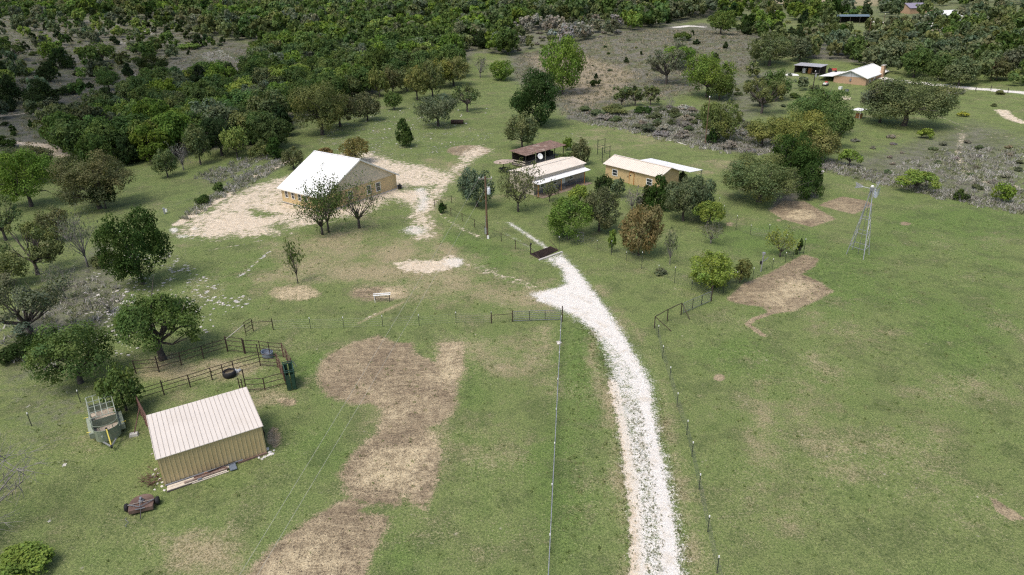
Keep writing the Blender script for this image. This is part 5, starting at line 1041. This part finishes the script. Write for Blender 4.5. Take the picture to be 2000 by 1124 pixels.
q = MB(); q.tube([(-.3, -.64, .5), (.3, -.64, .5)], .035, 6); q.build('hitch_bar', m_dgalv, mo); q = MB(); q.tube([(.05, -.6, .5), (.0, -1.25, .12)], .035, 6); q.build('drive_shaft', m_black, mo)
for sx in (-1, 1):
    q = MB(); q.lathe((0, 0, 0), [(.08, -.12), (.25, -.12), (.29, -.06), (.29, .06), (.25, .12), (.08, .12)], 18); w = q.build('wheel', m_tyre, mo); w.location = (sx * 1.0, .12, .29); w.rotation_euler = (0, math.pi / 2, 0)
    q = MB(); q.lathe((0, 0, 0), [(0, -.09), (.09, -.09), (.09, .09), (0, .09)], 10); q.build('rim', m_oldwood, w)
q = MB(); q.tube([vec((0, 0, .02)) + at(248 - 3 * math.sin(t * 3), 1012 + t * 6) - at(248, 1012) for t in np.linspace(0, 3, 9)], .018, 5)
o = q.build('loose_hose', m_dgalv); o.location = at(248, 1012); tag(o, 'loop of grey cable lying in the grass beside the rotary mower', 'cable')
# scrap and lumber at the shed
def inshed(x, y, z=0): return (x, y, z)
def on_shed(o): o.matrix_world = sh.matrix_basis; return o
def board(name, lab, cat, p, qv, w, h, mat, grp=None, tube=False):
    b = MB(); (b.tube([p, qv], w / 2, 10) if tube else b.beam(p, qv, w, h)); o = b.build(name, mat); on_shed(o); tag(o, lab, cat, grp); return o
board('plank', 'wide pale plank lying along the ochre shed wall, outermost of the lumber', 'plank', (.1, -.62, .16), (4.3, -.62, .16), .3, .06, m_paleboard)
board('plank', 'pale plank lying under the two big rusty pipes at the shed wall', 'plank', (.15, -.32, .16), (4.6, -.32, .16), .24, .06, m_paleboard)
board('plank', 'narrow pale strip at the outer edge of the lumber', 'plank', (1.8, -.86, .12), (4.4, -.84, .12), .07, .05, m_paleboard)
board('plank', 'dark old beam lying under the outer planks', 'plank', (.05, -.75, .05), (2.2, -.72, .05), .2, .1, m_darkwood)
board('pipe', 'thick rusty pipe lying on the planks beside the shed', 'pipe', (1.3, -.62, .28), (4.4, -.58, .28), .17, 0, m_rust, None, True)
board('pipe', 'second rusty pipe lying nearer the shed wall', 'pipe', (2.0, -.38, .27), (4.3, -.36, .27), .14, 0, m_brownpipe, None, True)
board('pipe', 'long grey pipe lying against the foot of the ochre shed wall', 'pipe', (.05, -.12, .22), (5.6, -.12, .22), .12, 0, m_dgalv, None, True)
board('pipe', 'thin dark pipe lying across the planks at a slant', 'pipe', (3.0, -.45, .4), (5.0, -.2, .35), .06, 0, m_black, None, True)
board('beam', 'rusty steel beam along the shed wall near the white rocks', 'beam', (5.2, -.2, .12), (7.4, -.14, .12), .12, .16, m_rust)
t = thing('cement_board', 'small bluish grey corrugated sheet at the end of the lumber', 'sheet', sh.location, sh.rotation_euler[2])
q = MB(); q.box((4.75, -.55, .2), (.5, .85, .05))
for i in range(5): q.box((4.55 + .1 * i, -.55, .235), (.03, .84, .02))
q.build('sheet', m_greytub, t)
board('crate_lid', 'small orange box lid lying on the lumber', 'lid', (2.75, -.3, .24), (2.98, -.3, .24), .2, .06, m_orange); board('paint_can_lid', 'small pale blue lid lying on the lumber', 'lid', (2.2, -.72, .24), (2.5, -.72, .24), .18, .06, m_greytub)
sc = thing('scrap_heap', 'tangle of rusty scrap bars among white stones at the shed corner', 'scrap', at(297, 938)); g = np.random.default_rng(3); q = MB()
for i in range(40): a = vec((g.uniform(-.6, .6), g.uniform(-.8, .8), g.uniform(.02, .25))); q.tube([a, a + vec((g.normal() * .35, g.normal() * .35, g.uniform(-.05, .35)))], .022, 5)
q.build('bars', m_brownpipe, sc)
# rocks one by one
def rock_mesh(seed):
    import bmesh
    bm = bmesh.new(); bmesh.ops.create_icosphere(bm, subdivisions=2, radius=1); g = np.random.default_rng(seed); k = g.normal(size=(4, 3)) * 1.6
    for v in bm.verts: p = np.array(v.co); f = 1 + .22 * sum(math.sin(p @ kk * 1.7 + i) for i, kk in enumerate(k)) / 2; v.co = p * f * (1, .8, .5); v.co.z = max(v.co.z, -.18)
    me = bpy.data.meshes.new('rock'); bm.to_mesh(me); bm.free(); me.materials.append(m_rock); return me
RM = [rock_mesh(i) for i in range(6)]; ri = 0
def rock(px, py, r, lab, grp):
    global ri
    p = at(px, py); o = bpy.data.objects.new('rock', RM[ri % 6]); COL.objects.link(o); o.location = tuple(p + (0, 0, r * .12)); o.scale = (r, r, r * random.uniform(.6, 1)); o.rotation_euler = (0, 0, random.uniform(0, 6)); ri += 1; tag(o, lab, 'rock', grp)
for a in ((303, 873, .22), (297, 887, .1), (304, 917, .14), (309, 925, .1), (303, 932, .12), (313, 937, .16), (318, 943, .13), (308, 945, .1), (316, 951, .12), (302, 957, .1), (321, 958, .12), (300, 927, .1)): rock(*a, 'white limestone lump at the scrap heap corner of the livestock shed', 'white lumps at the scrap corner of the shed')
for a in ((522, 878, .2), (527, 884, .17), (531, 888, .2), (524, 890, .14), (517, 893, .16), (512, 897, .15), (506, 895, .12), (535, 880, .1), (512, 888, .14)): rock(*a, 'white limestone lump at the boards end of the livestock shed', 'white lumps at the boards end of the shed')
g = np.random.default_rng(21)
for cx, cy, sx, sy, n, r0 in ((215, 588, 40, 14, 26, .34), (245, 578, 25, 12, 18, .4), (215, 610, 14, 12, 14, .28), (395, 640, 30, 12, 8, .25), (440, 590, 50, 14, 22, .26), (215, 650, 20, 20, 10, .3), (240, 690, 25, 14, 8, .22)):
    for i in range(n): rock(cx + g.normal() * sx * .7, cy + g.normal() * sy * .7, r0 * g.uniform(.2, .85), 'weathered white limestone rock on the stony slope around the round evergreen', 'limestone rocks of the slope by the evergreen')
for i in range(46): rock(g.uniform(690, 960), 240 + g.uniform(-30, 45), g.uniform(.1, .32), 'flat white limestone rock in the stony turf behind the farmhouse', 'limestone rocks in the turf behind the farmhouse')
for i in range(22): t = i / 21; rock(1278 + 62 * t, 265 + 18 * t + g.normal() * .8, g.uniform(.15, .35), 'white stone in the row along the edge of the cottage lawn', 'stones edging the cottage lawn')
for a in ((1378, 291, .5), (1606, 336, .5), (1092, 669, .28), (1091, 672, .2), (1604, 340, .3)): rock(*a, {1378: 'white stone at the foot of the far brown pole', 1606: 'larger pale rock at the dead brush by the boundary fence', 1092: 'white stone lying under the end on wire fence', 1091: 'small white stone against the one under the end on fence', 1604: 'smaller pale rock at the dead brush by the boundary fence'}[a[0]], None)
# troughs, chute
def trough(name, lab, px, py, prof, mat, inner, sx=1, sy=1, rz=0, zin=.4, rin=.5):
    t = thing(name, lab, 'trough', at(px, py), rz); q = MB(); q.lathe((0, 0, 0), prof, 24, sx, sy); q.build('tub', mat, t, True); q = MB(); q.lathe((0, 0, 0), [(0, zin), (rin, zin)], 24, sx, sy); q.build('water', inner, t); return t
trough('tyre_trough', 'round black tyre water trough against the pen fence', 449, 735, [(0, .0), (.52, 0), (.60, .12), (.62, .35), (.57, .56), (.51, .6), (.44, .54), (.42, .34), (.0, .34)], m_tyre, m_water, zin=.4, rin=.44)
trough('stock_tank', 'oval blue grey stock tank behind the pipe panel', 523, 697, [(0, 0), (.6, 0), (.64, .1), (.62, .3), (.66, .55), (.68, .6), (.63, .61), (.59, .5), (.57, .08), (0, .07)], m_greytub, m_greytub, 1.05, .75, 2.5, .2, .55)
q = MB(); q.box((0, 0, .1), (.5, .3, .2), .4, 0, .7).box((.25, .12, .18), (.35, .22, .14), .9, 0, .6).box((-.2, .16, .15), (.3, .25, .12), .2, 0, .7); o = q.build('feed_sack', M('white_plastic_sack', (.68, .69, .70), .6, 0, .1, 5)); o.location = at(462, 727); tag(o, 'crumpled white sack lying beside the black tyre trough', 'sack')
chn = thing('cattle_chute', 'dark green steel cattle squeeze chute at the end of the alley', 'chute', at(569, 752), math.radians(112))
for sy in (-.36, .36):
    q = MB(); q.box((0, sy, .85), (1.9, .06, 1.1)); q.build('side_panel', m_green, chn)
    q = MB()
    for x in (-1.0, -.35, .35, 1.0): q.beam((x, sy * 1.1, 0), (x, sy * 1.1, 1.85), .08)
    q.beam((-1.05, sy * 1.1, 1.85), (1.05, sy * 1.1, 1.85), .08); q.build('side_frame', m_green, chn)
for x in (-1.0, 1.0, .7, -.7): q = MB(); q.beam((x, -.46, 1.93), (x, .46, 1.93), .07); q.build('top_bar', m_green, chn)
for x in (-1.08, 1.08):
    for sy in (-.2, .2): q = MB(); q.box((x, sy, .9), (.05, .3, 1.5)); q.build('head_gate', m_green, chn)
q = MB(); q.tube([(1.0, -.5, 1.9), (.85, -.75, 1.3)], .03, 6); q.build('lever', m_dgalv, chn)
# sawhorse table
tb = thing('bench_table', 'narrow white topped metal bench on the bare patch above the T post fence', 'bench', at(747, 588), .12)
for y in (-.22, .22): q = MB(); q.beam((-1.0, y, .84), (1.0, y, .84), .17, .05); q.build('top_slat', m_whitep, tb)
for x in (-.85, .85):
    for y in (-.3, .3): q = MB(); q.beam((x, y * .8, .82), (x * .97, y * 1.25, 0), .05); q.build('leg', m_whitep if x < 0 and y < 0 else m_black, tb)
for y in (-.22, .22): q = MB(); q.beam((-.85, y, .4), (.85, y, .4), .03); q.build('stretcher', m_black, tb)
# lamp post by the cattle guard
lp = thing('lamp_post', 'short black lamp post at the corner of the cattle guard', 'lamp', at(1037, 498)); q = MB(); q.tube([(0, 0, -.05), (0, 0, 1.35)], .035, 8); q.build('post', m_black, lp)
q = MB(); q.lathe((0, 0, 1.35), [(.05, 0), (.11, .08), (.13, .26), (.16, .28), (.02, .38), (0, .4)], 8); q.build('lantern', m_black, lp)
wp = thing('well_pump', 'grey pump stand with cap and bent side pipe on the garden fence line', 'pump', at(1486, 531)); q = MB(); q.tube([(0, 0, 0), (.02, 0, 2.3)], .08, 8); q.build('standpipe', m_galv, wp)
q = MB(); q.box((.05, 0, 2.45), (.34, .26, .26)); q.build('cap_box', m_galv, wp); q = MB(); q.tube([(.05, 0, 1.35), (.5, .1, 1.6), (.75, .15, 1.9)], .045, 6); q.build('side_pipe', m_dgalv, wp); q = MB(); q.box((-.16, 0, 1.2), (.2, .16, .4)); q.build('switch_box', m_black, wp)
hy = thing('water_well', 'short white capped well pipe on the slope above the round evergreen', 'well', at(322, 418)); q = MB(); q.lathe((0, 0, 0), [(.16, 0), (.16, .85), (.2, .88), (.2, .98), (0, 1.0)], 12); q.build('casing', m_galv, hy); q = MB(); q.box((.3, .05, .55), (.3, .24, .5)); q.build('control_box', m_whitep, hy)
cv = thing('culvert_pipe', 'rusty corrugated culvert pipe lying under the low grey green oak', 'culvert', at(893, 242), -.15); q = MB(); R_ = [(-1.6 + .1 * i, .5 + (.03 if i % 2 else 0)) for i in range(33)]
vs = [(x, r * math.cos(t), .5 + r * math.sin(t)) for x, r in R_ for t in np.linspace(0, 2 * math.pi, 21)[:-1]]; fs = [(i * 20 + k, i * 20 + (k + 1) % 20, (i + 1) * 20 + (k + 1) % 20, (i + 1) * 20 + k) for i in range(32) for k in range(20)]
q.add(vs, fs); q.build('tube', M('rusty_dark_steel', (.10, .065, .05), .8, .1, .3, 3), cv, fix=False)
pt = thing('plant_pot', 'black plant pot with small plant at the farmhouse corner', 'pot', at(781, 369)); q = MB(); q.lathe((0, 0, 0), [(0, 0), (.3, 0), (.38, .6), (.42, .62), (.4, .66), (.34, .6), (0, .55)], 14); q.build('pot', m_black, pt)
g = np.random.default_rng(4); q = MB()
for i in range(14): q.tube([(0, 0, .55), (g.normal() * .2, g.normal() * .2, g.uniform(.8, 1.15))], [.03, .008], 4)
q.build('plant', M('dark_leaf', (.03, .05, .02), .8), pt)
sw = thing('yard_swing', 'yellow board hung as a swing under the leafy twin trunked oak', 'swing', at(943, 403), .5); q = MB(); q.box((0, 0, .95), (1.3, .5, .06)).box((0, .28, 1.25), (1.3, .06, .5)); q.build('seat', m_yellow, sw)
for x in (-.6, .6): q = MB(); q.tube([(x, 0, .98), (x, .1, 3.2)], .015, 4); q.build('rope', m_darkwood, sw)
for x in (-.15,): q = MB(); q.box((x, -.02, .99), (.06, .48, .03)); q.build('strap', m_black, sw)
bq = thing('barbecue', 'black barrel barbecue standing in the yard near the trailer house', 'barbecue', at(994, 384), .4); q = MB(); q.tube([(-.45, 0, .85), (.45, 0, .85)], .3, 14); q.build('barrel', m_black, bq)
for x in (-.35, .35):
    for y in (-.2, .2): q = MB(); q.beam((x, y, 0), (x, y, .7), .05); q.build('leg', m_black, bq)
hr_ = thing('hose_reel', 'dark green hose reel box on the garden lawn under the dark trees', 'hose reel', at(1283, 417), .3); q = MB(); q.lathe((0, 0, 0), [(0, .0), (.28, 0), (.34, .2), (.3, .85), (.2, 1.0), (0, 1.05)], 12); q.build('body', m_green, hr_); q = MB(); q.tube([(-.2, -.33, .5), (.2, -.33, .5)], .03, 6); q.build('handle', m_black, hr_)
# things under the awning
def chair(lab, px, py, rz, mat, grp=None):
    t = thing('patio_chair', lab, 'chair', at(px, py), rz, grp)
    q = MB(); q.box((0, 0, .44), (.5, .5, .05)); q.build('seat', mat, t); q = MB(); q.box((0, .26, .72), (.5, .05, .5)); q.build('backrest', mat, t)
    for x in (-.22, .22):
        for y in (-.22, .22): q = MB(); q.beam((x, y, 0), (x, y, .42), .045); q.build('leg', mat, t)
    return t
chair('white plastic chair under the white awning', 1085, 374, .6, m_whitep); chair('blue plastic chair under the white awning beside the white one', 1076, 373, .9, m_blue)
tt_ = thing('patio_table', 'weathered wooden table under the far end of the awning', 'table', at(1117, 361), .6); q = MB(); q.box((0, 0, .74), (1.7, .8, .06)); q.build('top', m_oldwood, tt_)
for x in (-.75, .75):
    for y in (-.3, .3): q = MB(); q.beam((x, y, 0), (x, y, .71), .07); q.build('leg', m_oldwood, tt_)
wt = thing('water_heater', 'grey white cylinder tank standing at the near end of the awning', 'tank', at(1043, 369)); q = MB(); q.lathe((0, 0, 0), [(0, 0), (.32, 0), (.34, .05), (.34, 1.5), (.2, 1.66), (0, 1.7)], 16); q.build('body', m_galv, wt, True); q = MB(); q.tube([(0, 0, 1.68), (0, 0, 1.9)], .05, 7); q.build('flue', m_dgalv, wt)
for i, (x, y, s_, mt, lab) in enumerate([(1098, 369, .6, m_oldwood, 'low wooden step under the middle of the awning'), (1062, 376, .5, m_blue, 'dark blue plastic tub near the awning tank'), (1031, 377, .4, m_whitep, 'white bucket beside the half bare forked oak'), (1025, 387, .35, m_dgalv, 'small grey bucket in front of the trailer house')]):
    t = thing(['step_box', 'plastic_tub', 'bucket', 'bucket'][i], lab, ['step', 'tub', 'bucket', 'bucket'][i], at(x, y), .6)
    q = MB()
    if i == 0: q.box((0, 0, .12), (1.2, .6, .24)).box((0, .15, .33), (1.2, .3, .18))
    else: q.lathe((0, 0, 0), [(0, 0), (s_ * .4, 0), (s_ * .5, s_), (s_ * .54, s_ * 1.02), (s_ * .46, s_ * .98), (s_ * .36, .06), (0, .05)], 14)
    q.build('body', mt, t)
# far poles
def far_pole(lab, px, py, h_px, r=.14, mat=None, arm=False, box=False):
    p = at(px, py); s_ = F / ((p - CAM) @ FW); t = thing('utility_pole', lab, 'utility pole', p); h = h_px / s_
    q = MB(); q.tube([(0, 0, -.2), (0, 0, h)], [r, r * .75], 8); q.build('pole', mat or m_polewood, t)
    if arm: q = MB(); q.beam((-1, 0, h - .5), (1, 0, h - .5), .12); q.build('crossarm', m_oldwood, t)
    if box: q = MB(); q.lathe((.25, 0, h - 1.6), [(0, 0), (.3, 0), (.3, 1.0), (0, 1.1)], 12); q.build('transformer', m_galv, t)
    q = MB(); q.lathe((0, 0, h), [(.12, 0), (.14, .1), (.08, .28), (0, .3)], 8); q.build('cap', m_whitep, t)
far_pole('slender brown pole rising from the brush behind the cottage lawn', 1377, 284, 91, .12)
far_pole('dark pole with transformer on the green beside the brick house', 1586, 184, 42, .18, m_darkwood, True, True)
far_pole('leaning brown pole on the dry grassland beyond the open dark shed', 1665, 102, 30, .16); far_pole('brown pole among trees beyond the open dark shed, farther of two', 1694, 83, 42, .16); far_pole('thin far pole by the pole barn', 1724, 55, 25, .14)
far_pole('thin far pole between the oak row and the brick house lane', 1934, 158, 36, .14)
far_pole('white capped pole standing behind the brick house roof', 1704, 135, 18, .12, m_galv); far_pole('far white topped pole among the ridge trees', 1510, 50, 26, .14)
# brick house yard
q = MB(); g = np.random.default_rng(9)
fp = thing('fire_pit', 'ring of pale stones with dark ashes on the green by the open shed', 'fire pit', at(1569, 154)); q = MB(); q.lathe((0, 0, 0), [(1.0, 0), (1.0, .35), (1.4, .35), (1.4, 0)], 16); q.build('ring', m_conc, fp); q = MB(); q.lathe((0, 0, 0), [(0, .2), (1.0, .1)], 12); q.build('ashes', m_black, fp)
bt = thing('boat_hull', 'upturned white boat hull lying on the grass by the open shed', 'boat', at(1547, 148), -.5); q = MB(); q.lathe((0, 0, 0), [(1.0, 0), (.95, .3), (.6, .55), (0, .62)], 16, 2.2, .55); q.build('hull', m_whitep, bt, True)
ac = thing('air_conditioner', 'grey air conditioning unit against the brick gable wall', 'air conditioner', at(1653, 181), .83); q = MB(); q.box((0, 0, .45), (1, 1, .9)); q.build('casing', m_dgalv, ac); q = MB(); q.lathe((0, 0, .9), [(.4, 0), (.4, .06), (0, .06)], 14); q.build('fan_grille', m_black, ac)
cr = thing('cooler_box', 'low white box on the grass against the brick gable wall', 'box', at(1641, 175), .83); q = MB(); q.box((0, 0, .35), (1.3, .8, .6)).box((0, 0, .7), (1.4, .9, .1)); q.build('box', m_whitep, cr)
tc = thing('tractor', 'small red tractor parked beside the open dark shed', 'tractor', at(1625, 142), -.4); q = MB(); q.box((.5, 0, 1.0), (1.6, .7, .7)); q.build('bonnet', m_redp, tc); q = MB(); q.box((-.7, 0, 1.15), (.6, .6, .12)).box((-1.0, 0, 1.45), (.1, .6, .6)); q.build('seat', m_black, tc)
for x, y, r in ((-.7, .75, .65), (-.7, -.75, .65), (1.1, .6, .4), (1.1, -.6, .4)): q = MB(); q.lathe((0, 0, 0), [(.1, -.15), (r, -.13), (r, .13), (.1, .15)], 16); w = q.build('wheel', m_tyre, tc); w.location = (x, y, r); w.rotation_euler = (math.pi / 2, 0, 0)
av = thing('garden_cart', 'red and white cart parked under the patio roof of the brick house', 'cart', at(1612, 168), .8); q = MB(); q.box((0, 0, .7), (1.8, 1.0, .4)); q.build('bed', m_whitep, av); q = MB(); q.box((.5, 0, 1.1), (.6, .8, .35)); q.build('seat', m_redp, av)
for x in (-.6, .6):
    for y in (-.55, .55): q = MB(); q.lathe((0, 0, 0), [(.08, -.1), (.35, -.09), (.35, .09), (.08, .1)], 14); w = q.build('wheel', m_tyre, av); w.location = (x, y, .35); w.rotation_euler = (math.pi / 2, 0, 0)
# white beehive-like posts on the dry grassland
for i, (x, y) in enumerate(((1531, 66), (1537, 67), (1544, 67), (1553, 72), (1577, 74))):
    t = thing('white_marker', 'small white box standing in the dry grassland beyond the rounded oak', 'box', at(x, y), .3, 'white boxes in the dry grassland'); q = MB(); q.box((0, 0, .45), (.8, .6, .9), 0, 0, .9); q.build('box', m_whitep, t)
# dead wood
for i, (x, y, w_, h_, lab) in enumerate([(1308, 215, 30, 24, 'white dead snag lying in the brush behind the cottage lawn'), (1326, 250, 30, 22, 'grey dead snag at the lower edge of the brush'), (1850, 196, 70, 34, 'grey dead brush pile by the lane fence'), (1612, 333, 44, 18, 'grey dead brush at the boundary fence corner'), (560, 208, 24, 34, 'bleached dead tree in the wood edge behind the farmhouse'), (1875, 393, 14, 18, 'white forked stump at the boundary fence')]):
    T('dead_tree' if i != 2 else 'brush_pile', lab, 'dead tree' if i != 2 else 'brush', x, y, w_, h_, '', 'bare', 300 + i, bare=2, n=1)
# ------------------------------------------------------------------ rough growth that nobody could count
def tufts(name, label, polys, per, size, cols, seed):
    """tufts of blades standing on the ground inside the outlines"""
    g = np.random.default_rng(seed); P = []
    for poly, n in polys:
        Wp = np.array([at(x, max(y, 1))[:2] for x, y in poly]); lo, hi = Wp.min(0), Wp.max(0); X = g.uniform(lo[0], hi[0], n * 3); Y = g.uniform(lo[1], hi[1], n * 3); ok = sd_poly(Wp, X, Y) > g.uniform(-2.0, 2.6, n * 3) * min(1.0, (hi - lo).min() / 12)
        P.append(np.stack([X[ok], Y[ok], zg(X[ok], Y[ok])], 1)[:n])
    P = np.concatenate(P); n = len(P); R_ = np.repeat(P, per, 0); m = len(R_); sc_ = np.repeat(g.uniform(.5, 1.4, n), per)[:, None]
    base = R_ + np.concatenate([g.normal(size=(m, 2)) * size * .55, np.zeros((m, 1))], 1) * sc_; d = unit(np.concatenate([g.normal(size=(m, 2)) * .6, np.ones((m, 1))], 1)); tip = base + d * size * g.uniform(.6, 1.3, (m, 1)) * sc_
    s_ = unit(np.cross(d, g.normal(size=(m, 3)))) * size * .16 * sc_; V = np.stack([base - s_, base + s_, tip + s_ * .5, tip - s_ * .5], 1).reshape(-1, 3)
    cc = np.array(cols)[np.repeat(g.integers(0, len(cols), n), per)] * (1 + g.normal(size=(m, 1)) * .2)
    o = bpy.data.objects.new(name, fast_mesh(name, V, np.arange(m * 4).reshape(-1, 4), [m_leaf], tint=np.clip(cc, .01, 1))); COL.objects.link(o); o['kind'] = 'stuff'; o['label'] = label
GB = [(.38, .36, .345), (.44, .42, .40), (.30, .28, .25), (.26, .27, .17)]
tufts('dry_brush', 'grey dry weeds and brush on the rough ground', [([(1108, 216), (1200, 224), (1300, 212), (1420, 232), (1560, 292), (1480, 304), (1380, 292), (1300, 274), (1250, 260), (1150, 242)], 2600), ([(345, 436), (420, 375), (500, 330), (562, 308), (568, 318), (470, 368), (400, 408)], 330), ([(380, 345), (480, 312), (540, 300), (420, 360)], 150), ([(1586, 320), (1660, 342), (1830, 384), (2010, 418), (2010, 398), (1830, 364), (1700, 334), (1620, 312)], 900), ([(130, 720), (250, 600), (230, 500), (100, 570), (0, 640), (0, 760)], 160), ([(1740, 330), (2000, 395), (2000, 290), (1880, 285)], 500)], 14, .42, GB, 1)
tufts('dry_grass', 'tan and grey dry grass on the knoll and hillside', [([(1000, 108), (1240, 60), (1460, 62), (1470, 140), (1300, 195), (1110, 226), (1010, 150)], 6000), ([(0, 40), (300, 45), (500, 95), (480, 165), (330, 190), (250, 255), (120, 300), (0, 300)], 5000)], 9, .42, [(.34, .30, .22), (.28, .26, .21), (.22, .21, .17), (.40, .34, .25)], 2)
tufts('lawn_weeds', 'darker tufts of grass and weeds in the lawn', [([(0, 600), (640, 440), (1000, 480), (1060, 600), (1090, 1120), (0, 1120)], 1300), ([(1280, 700), (1500, 480), (1900, 420), (2000, 430), (2000, 1120), (1410, 1120)], 1100), ([(1100, 640), (1200, 760), (1230, 1120), (1090, 1120)], 260)], 9, .12, [(.14, .19, .065), (.17, .215, .08), (.27, .27, .14)], 3)
tufts('verge_weeds', 'grass tufts invading the edges and middle of the gravel drive', [([(1225, 780), (1255, 800), (1268, 900), (1300, 1120), (1262, 1120), (1245, 950)], 420), ([(1275, 760), (1290, 765), (1350, 1120), (1330, 1120)], 380), ([(1190, 760), (1204, 760), (1245, 1120), (1228, 1120)], 240), ([(1130, 630), (1160, 640), (1205, 745), (1190, 755)], 200)], 7, .09, [(.12, .13, .05), (.20, .18, .10), (.085, .11, .035)], 4)

# a low fair-weather cloud beyond the frame whose soft shade lies over the left side, as in the photograph
import bmesh
cb_ = bmesh.new(); g = np.random.default_rng(12)
for i in range(26):
    a = g.uniform(0, 6.283); q = math.sqrt(g.uniform(0, 1)); r_ = g.uniform(26, 48) * (1.15 - .5 * q)
    bmesh.ops.create_icosphere(cb_, subdivisions=2, radius=1, matrix=Matrix.Translation((math.cos(a) * q * 95, math.sin(a) * q * 80, g.uniform(-4, 12) * (1 - q))) @ Matrix.Diagonal((r_, r_, r_ * .5, 1)))
me = bpy.data.meshes.new('cloud'); cb_.to_mesh(me); cb_.free(); me.materials.append(M('cloud_white', (.9, .9, .92), .95, 0, .03, .02)); me.polygons.foreach_set('use_smooth', [True] * len(me.polygons))
o = bpy.data.objects.new('cloud', me); COL.objects.link(o); o.location = (-285, 95, 290); o['kind'] = 'structure'
# ------------------------------------------------------------------ camera, sun, sky
from mathutils import Matrix
cd = bpy.data.cameras.new('camera'); co = bpy.data.objects.new('camera', cd); COL.objects.link(co)
cd.sensor_width = 36; cd.lens = F * 36 / 2000; cd.clip_end = 12000; cd.clip_start = .5
mw = Matrix.Identity(4)
for i in range(3):
    mw[i][0] = RT[i]; mw[i][1] = UP[i]; mw[i][2] = -FW[i]; mw[i][3] = CAM[i]
co.matrix_world = mw; S.camera = co
sd = np.array([-.34, -.34, .88]); sd /= np.linalg.norm(sd)
sun = bpy.data.lights.new('sun', 'SUN'); sun.energy = 1.75; sun.angle = math.radians(24); sun.color = (1, .955, .88)
so = bpy.data.objects.new('sun', sun); COL.objects.link(so)
from mathutils import Vector
so.rotation_euler = Vector(tuple(sd)).to_track_quat('Z', 'Y').to_euler()
W = bpy.data.worlds.new('World'); S.world = W; W.use_nodes = True
wn = W.node_tree; bg = wn.nodes['Background']; sky = wn.nodes.new('ShaderNodeTexSky'); sky.sky_type = 'NISHITA'; sky.sun_disc = False
sky.sun_elevation = math.asin(sd[2]); sky.sun_rotation = math.atan2(sd[0], sd[1]); sky.dust_density = 4; sky.air_density = 1.0
wn.links.new(sky.outputs[0], bg.inputs[0]); bg.inputs[1].default_value = .140
S.view_settings.view_transform = 'Standard'; S.view_settings.look = 'None'; S.view_settings.gamma = 1; S.view_settings.exposure = EXPOSURE
S.cycles.max_bounces = 5; S.cycles.diffuse_bounces = 3; S.cycles.glossy_bounces = 2; S.cycles.transmission_bounces = 3
S.cycles.caustics_reflective = False; S.cycles.caustics_refractive = False
S.cycles.use_denoising = False; S.cycles.filter_width = 1.25; S.cycles.sample_clamp_indirect = 4
